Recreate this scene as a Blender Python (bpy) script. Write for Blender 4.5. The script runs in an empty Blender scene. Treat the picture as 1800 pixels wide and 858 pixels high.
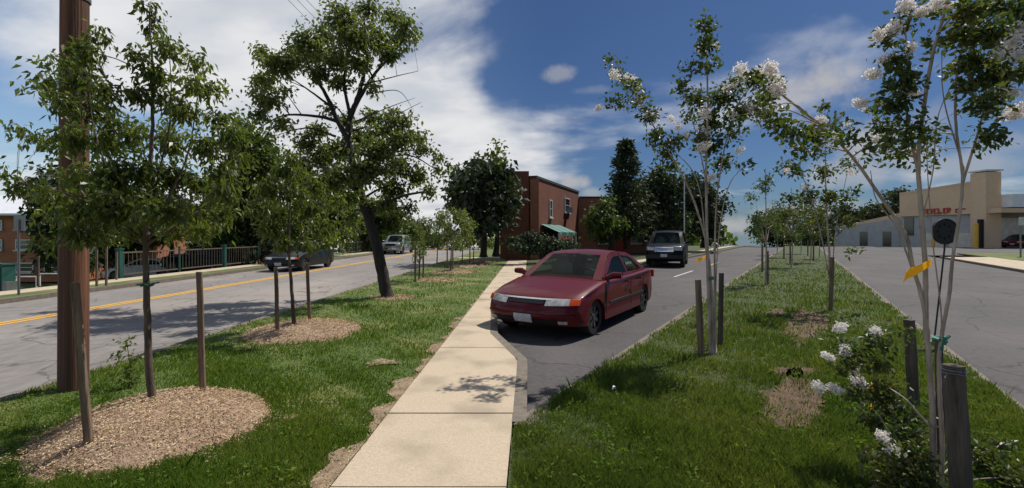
import bpy, math, random
import numpy as np
from mathutils import Vector

# ------------------------------------------------------------------ basics
sc = bpy.context.scene
COL = sc.collection
F, EYE, CX, HY = 800.0, 1.65, 900.0, 412.0      # focal length (px of the 1800 px photo), eye height, horizon
RNG = np.random.default_rng(7)
random.seed(7)

def P(px, py, Y):
    return np.array([(px - CX) / F * Y, Y, EYE - (py - HY) / F * Y])
def G(px, py, z=0.0):
    Y = (EYE - z) * F / (py - HY)
    return np.array([(px - CX) / F * Y, Y, z])

def drop(Y):
    Y = np.asarray(Y, float)
    d = np.clip(Y - 60, 0, None)
    q = np.where(d < 30, d * d / 60 * 0.06, 0.9 + (d - 30) * 0.06)
    return -q
def leftdrop(X, Y):
    d = np.clip(-15.4 + 0.0375 * np.asarray(Y, float) - np.asarray(X, float), 0, 10)
    return -0.12 * d
def gz(X, Y):
    return float(drop(Y) + leftdrop(X, Y))
def wob(x, y, s=1.0):
    return (np.sin(x * 3.1 * s + 1.3 * np.sin(y * 2.3 * s)) + np.sin(y * 4.7 * s + 1.7 * np.sin(x * 3.9 * s + 1)) + np.sin((x + y) * 7.3 * s)) / 3

# ------------------------------------------------------------------ mesh collector
class MB:
    def __init__(s): s.v = []; s.f = []; s.n = 0
    def add(s, v, f):
        v = np.asarray(v, float).reshape(-1, 3); f = np.asarray(f, int)
        s.v.append(v); s.f.append(f + s.n); s.n += len(v)
    def addl(s, v, faces):
        v = np.asarray(v, float).reshape(-1, 3)
        for f in faces: s.f.append(np.array([f]) + s.n)
        s.v.append(v); s.n += len(v)
    def tube(s, pts, rads, k=6, caps=True):
        pts = np.asarray(pts, float); n = len(pts)
        rads = np.full(n, rads) if np.isscalar(rads) else np.asarray(rads, float)
        t = np.gradient(pts, axis=0); t /= np.linalg.norm(t, axis=1)[:, None] + 1e-9
        ref = np.array([0., 1., 0.]) if abs(t[0][1]) < .9 else np.array([1., 0., 0.])
        a = np.cross(t, ref); a /= np.linalg.norm(a, axis=1)[:, None] + 1e-9
        b = np.cross(t, a)
        th = np.arange(k) / k * 2 * math.pi
        ring = pts[:, None] + rads[:, None, None] * (np.cos(th)[None, :, None] * a[:, None] + np.sin(th)[None, :, None] * b[:, None])
        i = np.arange(n - 1)[:, None] * k; j = np.arange(k)[None]; j2 = (j + 1) % k
        s.add(ring.reshape(-1, 3), np.stack([i + j, i + j2, i + k + j2, i + k + j], -1).reshape(-1, 4))
        if caps:
            base = s.n - n * k
            s.f.append(np.array([[base + q for q in range(k)]])); s.f.append(np.array([[base + (n - 1) * k + q for q in range(k)][::-1]]))
    def box(s, c, size, rz=0.0, taper=1.0, bev=0.0):
        x, y, z = [q / 2 for q in size]
        v = []
        for zz, tp in ((-z, 1), (z, taper)):
            for a, b in ((-x, -y), (x, -y), (x, y), (-x, y)): v.append((a * tp, b * tp, zz))
        v = np.array(v, float); cr, sr = math.cos(rz), math.sin(rz)
        w = np.stack([v[:, 0] * cr - v[:, 1] * sr, v[:, 0] * sr + v[:, 1] * cr, v[:, 2]], 1) + np.asarray(c, float)
        s.add(w, [(3, 2, 1, 0), (4, 5, 6, 7), (0, 1, 5, 4), (1, 2, 6, 5), (2, 3, 7, 6), (3, 0, 4, 7)])
    def prism(s, poly, vec):
        poly = np.asarray(poly, float); n = len(poly)
        v = np.vstack([poly, poly + np.asarray(vec, float)])
        s.addl(v, [tuple(range(n))[::-1], tuple(range(n, 2 * n))] + [(i, (i + 1) % n, n + (i + 1) % n, n + i) for i in range(n)])
    def wall(s, a, b, z0, z1, t=0.2, zb=None):
        a = np.asarray(a, float)[:2]; b = np.asarray(b, float)[:2]
        d = b - a; d /= np.linalg.norm(d); nn = np.array([-d[1], d[0]]) * t
        q = [a, b, b + nn, a + nn]
        zb = z1 if zb is None else zb
        v = [(*p, z0) for p in q] + [(*q[0], z1), (*q[1], zb), (*q[2], zb), (*q[3], z1)]
        s.add(v, [(3, 2, 1, 0), (4, 5, 6, 7), (0, 1, 5, 4), (1, 2, 6, 5), (2, 3, 7, 6), (3, 0, 4, 7)])
    def leaves(s, c, d, L, W, droop=0.3):
        """pointed leaf = folded diamond; c,d (N,3)"""
        n = len(c)
        d = d / (np.linalg.norm(d, axis=1)[:, None] + 1e-9)
        r = RNG.normal(size=(n, 3)); a = np.cross(d, r); a /= np.linalg.norm(a, axis=1)[:, None] + 1e-9
        b = np.cross(d, a)
        L = np.asarray(L).reshape(-1, 1) * np.ones((n, 1)); W = np.asarray(W).reshape(-1, 1) * np.ones((n, 1))
        p0 = c; p1 = c + d * L * .45 + a * W * .5 + b * W * .15; p2 = c + d * L; p3 = c + d * L * .45 - a * W * .5 + b * W * .15
        p2 = p2 - np.array([0, 0, 1.]) * L * droop * .3
        v = np.stack([p0, p1, p2, p3], 1).reshape(-1, 3)
        s.add(v, np.arange(n * 4).reshape(-1, 4))
    def build(s, name, mat, parent=None, smooth=False, angle=None, origin=None):
        me = bpy.data.meshes.new(name)
        V = np.vstack(s.v)
        if origin is not None: V = V - np.asarray(origin, float)
        loops = np.concatenate([f.ravel() for f in s.f]); sizes = np.concatenate([np.full(len(f), f.shape[1]) for f in s.f])
        used = np.unique(loops)
        if len(used) < len(V):
            rm = np.zeros(len(V), int); rm[used] = np.arange(len(used)); loops = rm[loops]; V = V[used]
        me.vertices.add(len(V)); me.vertices.foreach_set('co', V.astype(np.float32).ravel())
        me.loops.add(len(loops)); me.loops.foreach_set('vertex_index', loops.astype(np.int32))
        me.polygons.add(len(sizes))
        st = np.concatenate([[0], np.cumsum(sizes)[:-1]])
        me.polygons.foreach_set('loop_start', st.astype(np.int32)); me.polygons.foreach_set('loop_total', sizes.astype(np.int32))
        me.polygons.foreach_set('use_smooth', np.full(len(sizes), bool(smooth)))
        me.update(calc_edges=True)
        if smooth and angle: me.set_sharp_from_angle(angle=math.radians(angle))
        for m in (mat if isinstance(mat, (list, tuple)) else [mat]): me.materials.append(m)
        o = bpy.data.objects.new(name, me); COL.objects.link(o)
        if origin is not None and parent is None: o.location = origin
        if parent: o.parent = parent
        return o

def tag(o, label=None, cat=None, group=None, kind=None):
    if label: o['label'] = label
    if cat: o['category'] = cat
    if group: o['group'] = group
    if kind: o['kind'] = kind
    return o
def empty(name, loc, label, cat, group=None, rz=0):
    e = bpy.data.objects.new(name, None); COL.objects.link(e); e.location = tuple(float(q) for q in loc); e.rotation_euler.z = rz
    e.empty_display_size = .2
    return tag(e, label, cat, group)
def copy_tree(o, parent=None):
    c = o.copy(); COL.objects.link(c)
    if parent: c.parent = parent
    for ch in list(o.children): copy_tree(ch, c)
    return c

# ------------------------------------------------------------------ materials
def new(name):
    m = bpy.data.materials.new(name); m.use_nodes = True
    nt = m.node_tree; return m, nt, nt.nodes['Principled BSDF']
def N(nt, t, **kw):
    n = nt.nodes.new(t)
    for k, v in kw.items(): setattr(n, k, v)
    return n
def mat(name, c1, c2=None, rough=.8, scale=5.0, detail=6, bump=0.0, bscale=None, metal=0.0, stretch=(1, 1, 1), c3=None, s3=.6, spec=.5, coat=0, lo=.35, hi=.65):
    m, nt, b = new(name); L = nt.links
    b.inputs['Roughness'].default_value = rough; b.inputs['Metallic'].default_value = metal
    b.inputs['Specular IOR Level'].default_value = spec
    b.inputs['Coat Weight'].default_value = coat; b.inputs['Coat Roughness'].default_value = .05
    c2 = c2 or tuple(q * .75 for q in c1)
    tc = N(nt, 'ShaderNodeTexCoord'); mp = N(nt, 'ShaderNodeMapping'); mp.inputs['Scale'].default_value = stretch
    L.new(tc.outputs['Object'], mp.inputs['Vector'])
    n = N(nt, 'ShaderNodeTexNoise'); n.inputs['Scale'].default_value = scale; n.inputs['Detail'].default_value = detail; n.inputs['Roughness'].default_value = .65
    L.new(mp.outputs[0], n.inputs['Vector'])
    r = N(nt, 'ShaderNodeValToRGB'); r.color_ramp.elements[0].position = lo; r.color_ramp.elements[1].position = hi
    r.color_ramp.elements[0].color = (*c2, 1); r.color_ramp.elements[1].color = (*c1, 1)
    L.new(n.outputs['Fac'], r.inputs['Fac']); out = r.outputs['Color']
    if c3:
        n3 = N(nt, 'ShaderNodeTexNoise'); n3.inputs['Scale'].default_value = s3; n3.inputs['Detail'].default_value = 5
        L.new(mp.outputs[0], n3.inputs['Vector'])
        r3 = N(nt, 'ShaderNodeValToRGB'); r3.color_ramp.elements[0].position = .48; r3.color_ramp.elements[1].position = .68
        mx = N(nt, 'ShaderNodeMix', data_type='RGBA'); L.new(n3.outputs['Fac'], r3.inputs['Fac']); L.new(r3.outputs['Color'], mx.inputs[0])
        L.new(out, mx.inputs[6]); mx.inputs[7].default_value = (*c3, 1); out = mx.outputs[2]
    L.new(out, b.inputs['Base Color'])
    if bump:
        nb = N(nt, 'ShaderNodeTexNoise'); nb.inputs['Scale'].default_value = bscale or scale * 4; nb.inputs['Detail'].default_value = 4
        L.new(mp.outputs[0], nb.inputs['Vector'])
        bp = N(nt, 'ShaderNodeBump'); bp.inputs['Strength'].default_value = bump; bp.inputs['Distance'].default_value = .02
        L.new(nb.outputs['Fac'], bp.inputs['Height']); L.new(bp.outputs[0], b.inputs['Normal'])
    return m
def leafmat(name, cols, trans=.35, rough=.45, ns=1.2, spec=.5):
    m, nt, b = new(name); L = nt.links
    g = N(nt, 'ShaderNodeNewGeometry')
    r = N(nt, 'ShaderNodeValToRGB'); cr = r.color_ramp
    for i, c in enumerate(cols):
        e = cr.elements[i] if i < 2 else cr.elements.new(.5)
        e.color = (*c, 1)
    for i, e in enumerate(sorted(cr.elements, key=lambda e: e.position)): pass
    for i in range(len(cols)): cr.elements[i].position = i / (len(cols) - 1)
    for i, c in enumerate(cols): cr.elements[i].color = (*c, 1)
    n = N(nt, 'ShaderNodeTexNoise'); n.inputs['Scale'].default_value = ns; n.inputs['Detail'].default_value = 3
    L.new(g.outputs['Position'], n.inputs['Vector'])
    ad = N(nt, 'ShaderNodeMath', operation='MULTIPLY_ADD'); L.new(g.outputs['Random Per Island'], ad.inputs[0]); ad.inputs[1].default_value = .55
    mm = N(nt, 'ShaderNodeMath', operation='MULTIPLY_ADD'); L.new(n.outputs['Fac'], mm.inputs[0]); mm.inputs[1].default_value = 1.5; mm.inputs[2].default_value = -.52
    L.new(mm.outputs[0], ad.inputs[2]); L.new(ad.outputs[0], r.inputs['Fac'])
    L.new(r.outputs['Color'], b.inputs['Base Color']); b.inputs['Roughness'].default_value = rough; b.inputs['Specular IOR Level'].default_value = spec
    t = N(nt, 'ShaderNodeBsdfTranslucent'); ms = N(nt, 'ShaderNodeMixShader'); ms.inputs[0].default_value = trans
    hs = N(nt, 'ShaderNodeMix', data_type='RGBA', blend_type='MULTIPLY'); hs.inputs[0].default_value = 1; hs.inputs[7].default_value = (1.5, 1.6, .6, 1) if name != 'myrtle_blossom' else (1, 1, 1, 1)
    L.new(r.outputs['Color'], hs.inputs[6]); L.new(hs.outputs[2], t.inputs['Color'])
    L.new(b.outputs[0], ms.inputs[1]); L.new(t.outputs[0], ms.inputs[2])
    L.new(ms.outputs[0], nt.nodes['Material Output'].inputs['Surface'])
    return m
def brickmat(name, c1, c2, mortar, scale=1.0):
    m, nt, b = new(name); L = nt.links
    tc = N(nt, 'ShaderNodeTexCoord'); sp = N(nt, 'ShaderNodeSeparateXYZ'); L.new(tc.outputs['Object'], sp.inputs[0])
    ad = N(nt, 'ShaderNodeMath', operation='ADD'); L.new(sp.outputs[0], ad.inputs[0]); L.new(sp.outputs[1], ad.inputs[1])
    cb = N(nt, 'ShaderNodeCombineXYZ'); L.new(ad.outputs[0], cb.inputs[0]); L.new(sp.outputs[2], cb.inputs[1])
    br = N(nt, 'ShaderNodeTexBrick'); L.new(cb.outputs[0], br.inputs['Vector']); br.inputs['Scale'].default_value = scale
    br.inputs['Brick Width'].default_value = .24; br.inputs['Row Height'].default_value = .085; br.inputs['Mortar Size'].default_value = .008
    br.inputs['Color1'].default_value = (*c1, 1); br.inputs['Color2'].default_value = (*c2, 1); br.inputs['Mortar'].default_value = (*mortar, 1)
    n = N(nt, 'ShaderNodeTexNoise'); n.inputs['Scale'].default_value = .7; n.inputs['Detail'].default_value = 6; L.new(tc.outputs['Object'], n.inputs['Vector'])
    mr = N(nt, 'ShaderNodeMapRange'); mr.inputs[3].default_value = .6; mr.inputs[4].default_value = 1.3; L.new(n.outputs['Fac'], mr.inputs[0])
    mx = N(nt, 'ShaderNodeMix', data_type='RGBA', blend_type='MULTIPLY'); mx.inputs[0].default_value = 1
    L.new(br.outputs['Color'], mx.inputs[6]); L.new(mr.outputs[0], mx.inputs[7]); L.new(mx.outputs[2], b.inputs['Base Color'])
    b.inputs['Roughness'].default_value = .85
    return m

def crack(m, strength=.45):
    nt = m.node_tree; L = nt.links; b = nt.nodes['Principled BSDF']; src = b.inputs['Base Color'].links[0].from_socket
    tc = N(nt, 'ShaderNodeTexCoord'); ns = N(nt, 'ShaderNodeTexNoise'); ns.inputs['Scale'].default_value = 1.3; ns.inputs['Detail'].default_value = 5
    L.new(tc.outputs['Object'], ns.inputs['Vector'])
    mx = N(nt, 'ShaderNodeMix', data_type='RGBA', blend_type='LINEAR_LIGHT'); mx.inputs[0].default_value = .35; L.new(tc.outputs['Object'], mx.inputs[6]); L.new(ns.outputs['Color'], mx.inputs[7])
    v = N(nt, 'ShaderNodeTexVoronoi', feature='DISTANCE_TO_EDGE'); v.inputs['Scale'].default_value = .45; L.new(mx.outputs[2], v.inputs['Vector'])
    r = N(nt, 'ShaderNodeMapRange'); r.inputs[1].default_value = .004; r.inputs[2].default_value = .012; r.inputs[3].default_value = 1 - strength; r.inputs[4].default_value = 1; L.new(v.outputs['Distance'], r.inputs[0])
    v2 = N(nt, 'ShaderNodeTexNoise'); v2.inputs['Scale'].default_value = .22; v2.inputs['Detail'].default_value = 8; v2.inputs['Roughness'].default_value = .7; L.new(tc.outputs['Object'], v2.inputs['Vector'])
    r2 = N(nt, 'ShaderNodeMapRange'); r2.inputs[1].default_value = .3; r2.inputs[2].default_value = .7; r2.inputs[3].default_value = .78; r2.inputs[4].default_value = 1.2; L.new(v2.outputs['Fac'], r2.inputs[0])
    q = N(nt, 'ShaderNodeMath', operation='MULTIPLY'); L.new(r.outputs[0], q.inputs[0]); L.new(r2.outputs[0], q.inputs[1])
    mm = N(nt, 'ShaderNodeMix', data_type='RGBA', blend_type='MULTIPLY'); mm.inputs[0].default_value = 1; L.new(src, mm.inputs[6]); L.new(q.outputs[0], mm.inputs[7]); L.new(mm.outputs[2], b.inputs['Base Color'])
M = {}
M['asphalt_pale'] = mat('worn_asphalt', (.25, .225, .205), (.18, .162, .148), .9, 9, bump=.3, bscale=120, c3=(.29, .25, .22), s3=.35, stretch=(1, .35, 1))
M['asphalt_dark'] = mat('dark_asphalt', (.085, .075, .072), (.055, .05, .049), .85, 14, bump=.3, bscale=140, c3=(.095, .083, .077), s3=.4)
crack(M['asphalt_pale'], .4); crack(M['asphalt_dark'], .45)
M['concrete'] = mat('sidewalk_concrete', (.56, .455, .325), (.44, .35, .245), .9, 45, bump=.3, bscale=150, c3=(.36, .29, .205), s3=1.6)
M['joint'] = mat('joint_dirt', (.16, .12, .08), None, .95, 20)
M['kerb'] = mat('kerb_concrete', (.20, .165, .125), (.13, .11, .085), .9, 9, bump=.2)
M['soil'] = mat('bare_soil', (.34, .25, .16), (.17, .115, .07), .95, 9, bump=.6, bscale=60)
M['clay'] = mat('bare_clay', (.16, .095, .055), (.07, .042, .025), .95, 7, bump=.7, bscale=50)
M['turf_l'] = mat('lawn_base', (.10, .14, .028), (.065, .10, .02), .95, 3, bump=.5, bscale=70, c3=(.19, .18, .06), s3=.8)
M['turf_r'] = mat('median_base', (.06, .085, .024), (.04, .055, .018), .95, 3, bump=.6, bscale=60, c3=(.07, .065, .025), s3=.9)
M['blade_l'] = leafmat('lawn_blades', [(.075, .13, .022), (.115, .18, .03), (.20, .22, .06)], .4, .7, .9, .06)
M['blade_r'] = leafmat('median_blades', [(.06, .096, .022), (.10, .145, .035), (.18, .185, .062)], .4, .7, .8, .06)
M['mulch'] = mat('mulch_base', (.42, .29, .19), (.24, .155, .10), .95, 25, bump=.8, bscale=80)
M['chip'] = leafmat('mulch_chips', [(.17, .11, .06), (.50, .36, .21), (.78, .62, .42)], 0, .85, 2.0, .2)
M['leaf_near'] = leafmat('young_tree_leaves', [(.055, .074, .018), (.10, .13, .032), (.18, .20, .055)], .48, .38, 1.5)
M['leaf_big'] = leafmat('street_tree_leaves', [(.06, .085, .026), (.11, .14, .045), (.19, .21, .08)], .45, .4, .8)
M['leaf_bg'] = leafmat('background_leaves', [(.04, .062, .016), (.08, .115, .028), (.14, .165, .04)], .4, .5, .5)
M['leaf_dark'] = leafmat('dark_evergreen_leaves', [(.018, .03, .011), (.032, .05, .018), (.055, .072, .026)], .2, .6, .5)
M['leaf_myrtle'] = leafmat('myrtle_leaves', [(.034, .055, .014), (.06, .09, .022), (.13, .12, .035)], .4, .42, 2.5)
M['petal'] = leafmat('myrtle_blossom', [(.80, .73, .67), (.88, .83, .79), (.92, .89, .87)], .4, .8, 5, .1)
M['seed'] = leafmat('seed_heads', [(.10, .06, .03), (.18, .10, .05), (.25, .16, .08)], .1, .8, 5, .1)
M['bark'] = mat('grey_brown_bark', (.15, .105, .08), (.06, .042, .032), .95, 14, bump=.8, bscale=40, stretch=(1, 1, .25))
M['bark_dark'] = mat('dark_bark', (.05, .038, .032), (.022, .017, .014), .95, 10, bump=.8, bscale=30, stretch=(1, 1, .25))
M['bark_pale'] = mat('pale_peeling_bark', (.50, .41, .33), (.22, .16, .12), .85, 16, bump=.4, bscale=40, stretch=(1, 1, .22))
M['pole'] = mat('utility_pole_wood', (.21, .085, .045), (.055, .026, .018), .9, 16, bump=.9, bscale=45, stretch=(1, 1, .03), c3=(.10, .05, .035), s3=2)
M['stake'] = mat('weathered_stake', (.26, .18, .12), (.10, .068, .045), .9, 22, bump=.7, bscale=60, stretch=(1, 1, .08))
M['stake_grey'] = mat('grey_stake', (.13, .10, .08), (.045, .035, .028), .9, 22, bump=.8, bscale=60, stretch=(1, 1, .08))
M['green_tie'] = mat('green_tie', (.02, .12, .07), None, .7)
M['teal_tie'] = mat('teal_tie', (.02, .20, .14), (.01, .12, .09), .6)
M['ribbon'] = leafmat('yellow_ribbon', [(.95, .58, .02), (.95, .60, .02), (.98, .62, .03)], .45, .5)
M['yellow_paint'] = mat('yellow_line_paint', (.72, .38, .03), (.58, .31, .04), .8, 9)
M['white_paint'] = mat('white_line_paint', (.55, .53, .49), (.30, .29, .27), .8, 9)
M['bollard'] = mat('bollard_yellow', (.75, .42, .03), None, .5)
M['brick_l'] = brickmat('orange_brick', (.40, .13, .06), (.33, .10, .05), (.36, .22, .15))
M['brick_r'] = brickmat('red_brick', (.24, .065, .032), (.17, .046, .025), (.15, .085, .055))
M['brick_tan'] = brickmat('tan_brick', (.34, .13, .065), (.28, .10, .05), (.26, .15, .10))
M['roofwhite'] = mat('white_metal_roof', (.74, .75, .76), (.66, .67, .69), .5, 2)
M['roofdark'] = mat('dark_coping', (.05, .045, .04), None, .8)
M['white_trim'] = mat('white_trim', (.62, .62, .60), None, .6)
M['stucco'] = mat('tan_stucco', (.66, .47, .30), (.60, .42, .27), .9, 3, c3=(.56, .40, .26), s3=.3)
M['greywall'] = mat('grey_wall', (.40, .39, .38), (.33, .32, .32), .85, 1.2)
M['creamwall'] = mat('cream_wall', (.66, .60, .50), (.50, .45, .38), .85, 1.5)
M['dark'] = mat('dark_interior', (.012, .011, .011), None, .9)
M['redsign'] = mat('red_sign_letters', (.45, .03, .02), None, .5)
M['awning'] = mat('green_awning', (.02, .14, .12), (.01, .08, .07), .7, 3)
M['awning_pale'] = mat('pale_awning_stripe', (.12, .27, .24), None, .7)
M['green_metal'] = mat('green_metal', (.012, .085, .07), (.01, .06, .05), .6)
M['fence'] = mat('fence_slats', (.15, .12, .09), (.10, .08, .06), .8)
M['grey_metal'] = mat('galvanised_metal', (.22, .23, .24), None, .45, metal=.6)
M['black_metal'] = mat('black_metal', (.015, .014, .014), None, .6)
M['red_paint'] = mat('metallic_red_paint', (.095, .003, .008), (.088, .003, .007), .45, 3, metal=.0, coat=.3, spec=.15)
M['black_paint'] = mat('black_car_paint', (.004, .004, .005), None, .4, 3, coat=.08, spec=.15)
M['grey_paint'] = mat('dark_grey_car_paint', (.012, .014, .015), None, .4, 3, coat=.15, spec=.2)
M['silver_paint'] = mat('silver_car_paint', (.42, .43, .44), None, .3, 3, metal=.5, coat=.6)
M['white_car'] = mat('white_car_paint', (.6, .6, .6), None, .3, coat=.6)
M['plastic'] = mat('black_trim', (.012, .012, .012), None, .6)
M['tyre'] = mat('tyre_rubber', (.012, .012, .012), None, .85, bump=.2)
M['rim'] = mat('wheel_rim', (.12, .12, .125), None, .4, metal=.7)
M['chrome'] = mat('chrome', (.75, .75, .76), None, .12, metal=1.0)
M['plate'] = mat('plate_white', (.55, .57, .60), (.3, .33, .4), .5, 20)
M['amber'] = mat('amber_lens', (.75, .09, .02), None, .15)
M['taillight'] = mat('red_lens', (.3, .01, .01), None, .15)
M['lens'] = mat('headlight_lens', (.62, .60, .55), (.3, .29, .27), .08, 12, spec=.9)
M['seat'] = mat('grey_seat_fabric', (.22, .21, .19), None, .9)
M['paper'] = mat('white_paper', (.8, .8, .78), None, .7)
M['windowdark'] = mat('dark_window_glass', (.02, .024, .028), None, .08, spec=.8)
def glassmat():
    m, nt, b = new('tinted_car_glass'); L = nt.links
    b.inputs['Base Color'].default_value = (.008, .014, .012, 1); b.inputs['Roughness'].default_value = .04; b.inputs['Specular IOR Level'].default_value = .6
    t = N(nt, 'ShaderNodeBsdfTransparent'); t.inputs['Color'].default_value = (.62, .72, .66, 1)
    ms = N(nt, 'ShaderNodeMixShader'); ms.inputs[0].default_value = .80
    L.new(b.outputs[0], ms.inputs[1]); L.new(t.outputs[0], ms.inputs[2]); L.new(ms.outputs[0], nt.nodes['Material Output'].inputs['Surface'])
    return m
M['glass'] = glassmat()

# ------------------------------------------------------------------ ground, roads
def strip(name, mt, xl, xr, y0, y1, z=0.0, skirt=0.0, step=None, ncol=2, kind='structure', label=None, zl=True, bumpy=0.0):
    ys = [y0]
    while ys[-1] < y1:
        y = ys[-1]; ys.append(min(y1, y + (step or max(.25, abs(y) * .06))))
    ys = np.array(ys); m = MB()
    XL = np.array([xl(y) for y in ys]); XR = np.array([xr(y) for y in ys])
    t = np.linspace(0, 1, ncol)
    X = XL[:, None] * (1 - t) + XR[:, None] * t; YY = np.repeat(ys[:, None], ncol, 1)
    Z = drop(YY) + (leftdrop(X, YY) if zl else 0) + z
    if bumpy: Z = Z + bumpy * wob(X, YY, .35)
    V = np.stack([X, YY, Z], -1); n = len(ys)
    i = np.arange(n - 1)[:, None] * ncol; j = np.arange(ncol - 1)[None]
    m.add(V.reshape(-1, 3), np.stack([i + j, i + j + 1, i + ncol + j + 1, i + ncol + j], -1).reshape(-1, 4))
    if skirt:
        for c, flip in ((0, 1), (ncol - 1, 0)):
            a = V[:, c]; b = a - [0, 0, skirt]
            vv = np.stack([a, b], 1).reshape(-1, 3); k = np.arange(n - 1) * 2
            m.add(vv, np.stack([k, k + 1, k + 3, k + 2], -1))
    o = m.build(name, mt); o['kind'] = kind
    if label: o['label'] = label
    return o
sl = .0375; sr = .64
SWL = lambda y: -1.30 + sl * y                           # left street: sidewalk edges
def SWR(y):
    base = -.14 + sl * y
    pts = [(-8, 0), (6.0, 0), (7.6, -.50), (10.2, -.70), (12.6, -.1), (14, 0), (999, 0)]
    return base + float(np.interp(y, [p[0] for p in pts], [p[1] for p in pts]))
KL = lambda y: -5.33 + sl * y                            # near kerb of left street
FL = lambda y: -13.46 + sl * y                           # far kerb
ML = lambda y: max(-2.54 + sr * y, SWR(y) + .02)          # median left edge
MR = lambda y: 2.1 + sr * y
RL = lambda y: max(-8.5 + sr * y, SWR(y))               # left kerb of the near carriageway
RR = lambda y: 10.2 + sr * y

# one ground sheet out to the horizon
m = MB()
gx = np.concatenate([np.linspace(-2600, -60, 16), np.linspace(-50, 130, 61), np.linspace(150, 2600, 16)])
gy = np.concatenate([np.linspace(-60, 130, 77), np.geomspace(140, 3600, 26)])
GX, GY = np.meshgrid(gx, gy)
GZ = drop(GY) + leftdrop(GX, GY) - .30
n0, n1 = GX.shape
i = np.arange(n0 - 1)[:, None] * n1; j = np.arange(n1 - 1)[None]
m.add(np.stack([GX, GY, GZ], -1).reshape(-1, 3), np.stack([i + j, i + j + 1, i + n1 + j + 1, i + n1 + j], -1).reshape(-1, 4))
tag(m.build('ground', M['turf_r']), kind='structure')

strip('road', M['asphalt_pale'], FL, KL, -8, 150, -.13, ncol=3)
strip('road', M['asphalt_dark'], RL, ML, 3.9, 150, -.13, ncol=3)
strip('road', M['asphalt_dark'], MR, RR, -8, 150, -.13, ncol=3)
# parking forecourt and side road by the shops
strip('parking_lot', M['asphalt_dark'], lambda y: 10.2 + sr * y - .05, lambda y: 78, 38, 62, -.115, zl=False)
# double yellow centre line
for dx in (-.16, .06):
    strip('centre_line', M['yellow_paint'], lambda y: -10.5 + sl * y + dx, lambda y: -10.5 + sl * y + dx + .14, -8, 120, -.124)
for k in range(3):
    y0 = 12.5 + k * 6.5
    strip('lane_line', M['white_paint'], lambda y: -5.45 + sr * y, lambda y: -5.45 + sr * y + .13, y0, y0 + 3.2, -.124, step=1.6)
# kerbs
strip('kerb', M['kerb'], lambda y: KL(y) - .02, lambda y: KL(y) + .13, -8, 150, .0, .16)
strip('kerb', M['kerb'], lambda y: FL(y) - .13, lambda y: FL(y) + .02, -8, 150, .0, .16)
strip('kerb', M['kerb'], lambda y: ML(y) - .02, lambda y: ML(y) + .15, 3.95, 150, .0, .16)
strip('kerb', M['kerb'], lambda y: MR(y) - .15, lambda y: MR(y) + .02, -8, 150, .0, .16)
strip('kerb', M['kerb'], lambda y: RL(y) - .15, lambda y: RL(y) + .02, 14.2, 150, .0, .16)
strip('kerb', M['kerb'], lambda y: RR(y) - .02, lambda y: RR(y) + .15, -8, 34, .0, .16)
strip('kerb', M['kerb'], lambda y: SWR(y) - .01, lambda y: SWR(y) + .12, 4.0, 14.3, .003, .16)
# grass areas (top level z = 0)
strip('verge', M['turf_l'], lambda y: KL(y) + .13, SWL, -8, 150, -.006, .1, ncol=9, bumpy=.008)
strip('median', M['turf_r'], lambda y: max(-2.54 + sr * y + .13, SWR(y)), lambda y: MR(y) - .13, -8, 150, -.006, .1, ncol=9, bumpy=.01)
strip('far_verge', M['turf_l'], lambda y: FL(y) - .85, lambda y: FL(y) - .13, -8, 150, -.004, .1, ncol=3)
strip('far_sidewalk', M['concrete'], lambda y: FL(y) - 1.75, lambda y: FL(y) - .85, -8, 150, .004, .1)
strip('far_lawn', M['turf_l'], lambda y: FL(y) - 3.2, lambda y: FL(y) - 1.75, -8, 150, -.004, .1, ncol=3)
strip('yard_path', M['concrete'], lambda y: FL(y) - 4.0, lambda y: FL(y) - 3.2, -8, 22, .0, .1)
strip('yard', M['turf_l'], lambda y: FL(y) - 40.0, lambda y: FL(y) - 3.2, -8, 150, -.06, .1, ncol=24)
strip('corner_lawn', M['turf_r'], lambda y: SWR(y), lambda y: -10.6 + sr * y, 18.0, 150, -.004, .1, ncol=6)
strip('corner_verge', M['turf_r'], lambda y: max(-9.7 + sr * y, SWR(y)), lambda y: -8.65 + sr * y, 14.2, 150, -.003, .1, ncol=3)
strip('corner_sidewalk', M['concrete'], lambda y: max(-10.6 + sr * y, SWR(y)), lambda y: max(-9.7 + sr * y, SWR(y)), 14.0, 150, .002, .1)
strip('cross_path', M['concrete'], lambda y: KL(y) + .3, lambda y: SWL(y), 31.5, 32.6, .006, zl=False)
strip('shop_sidewalk', M['concrete'], lambda y: RR(y) + .15, lambda y: RR(y) + 3.3, -8, 33, .002, .1)
strip('shop_lawn', M['turf_l'], lambda y: RR(y) + 3.3, lambda y: RR(y) + 40, -8, 40, .0, .1, ncol=3)

# sidewalk of separate poured slabs
m = MB(); y = -8.0; k = 0
rr = random.Random(3)
while y < 70:
    L = 1.22
    a, b = y + .006, y + L - .006
    dz = rr.uniform(-.004, .003)
    ya = np.linspace(a, b, 6)
    lo = [(SWL(t), t, float(drop(t)) + dz) for t in ya]; hi = [(SWR(t) - .01, t, float(drop(t)) + dz) for t in ya]
    V = lo + hi; f = [(i, 6 + i, 7 + i, 1 + i) for i in range(5)]
    V2 = [(p[0], p[1], p[2] - .14) for p in V]
    m.add(V + V2, f + [(i, i + 1, 13 + i, 12 + i) for i in range(5)] + [(6 + i, 18 + i, 19 + i, 7 + i) for i in range(5)] + [(0, 12, 18, 6), (5, 11, 23, 17)])
    y += L
tag(m.build('sidewalk', M['concrete']), kind='structure')
strip('sidewalk_bed', M['joint'], SWL, lambda y: SWR(y) - .012, -8, 70, -.012, zl=False)
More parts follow.
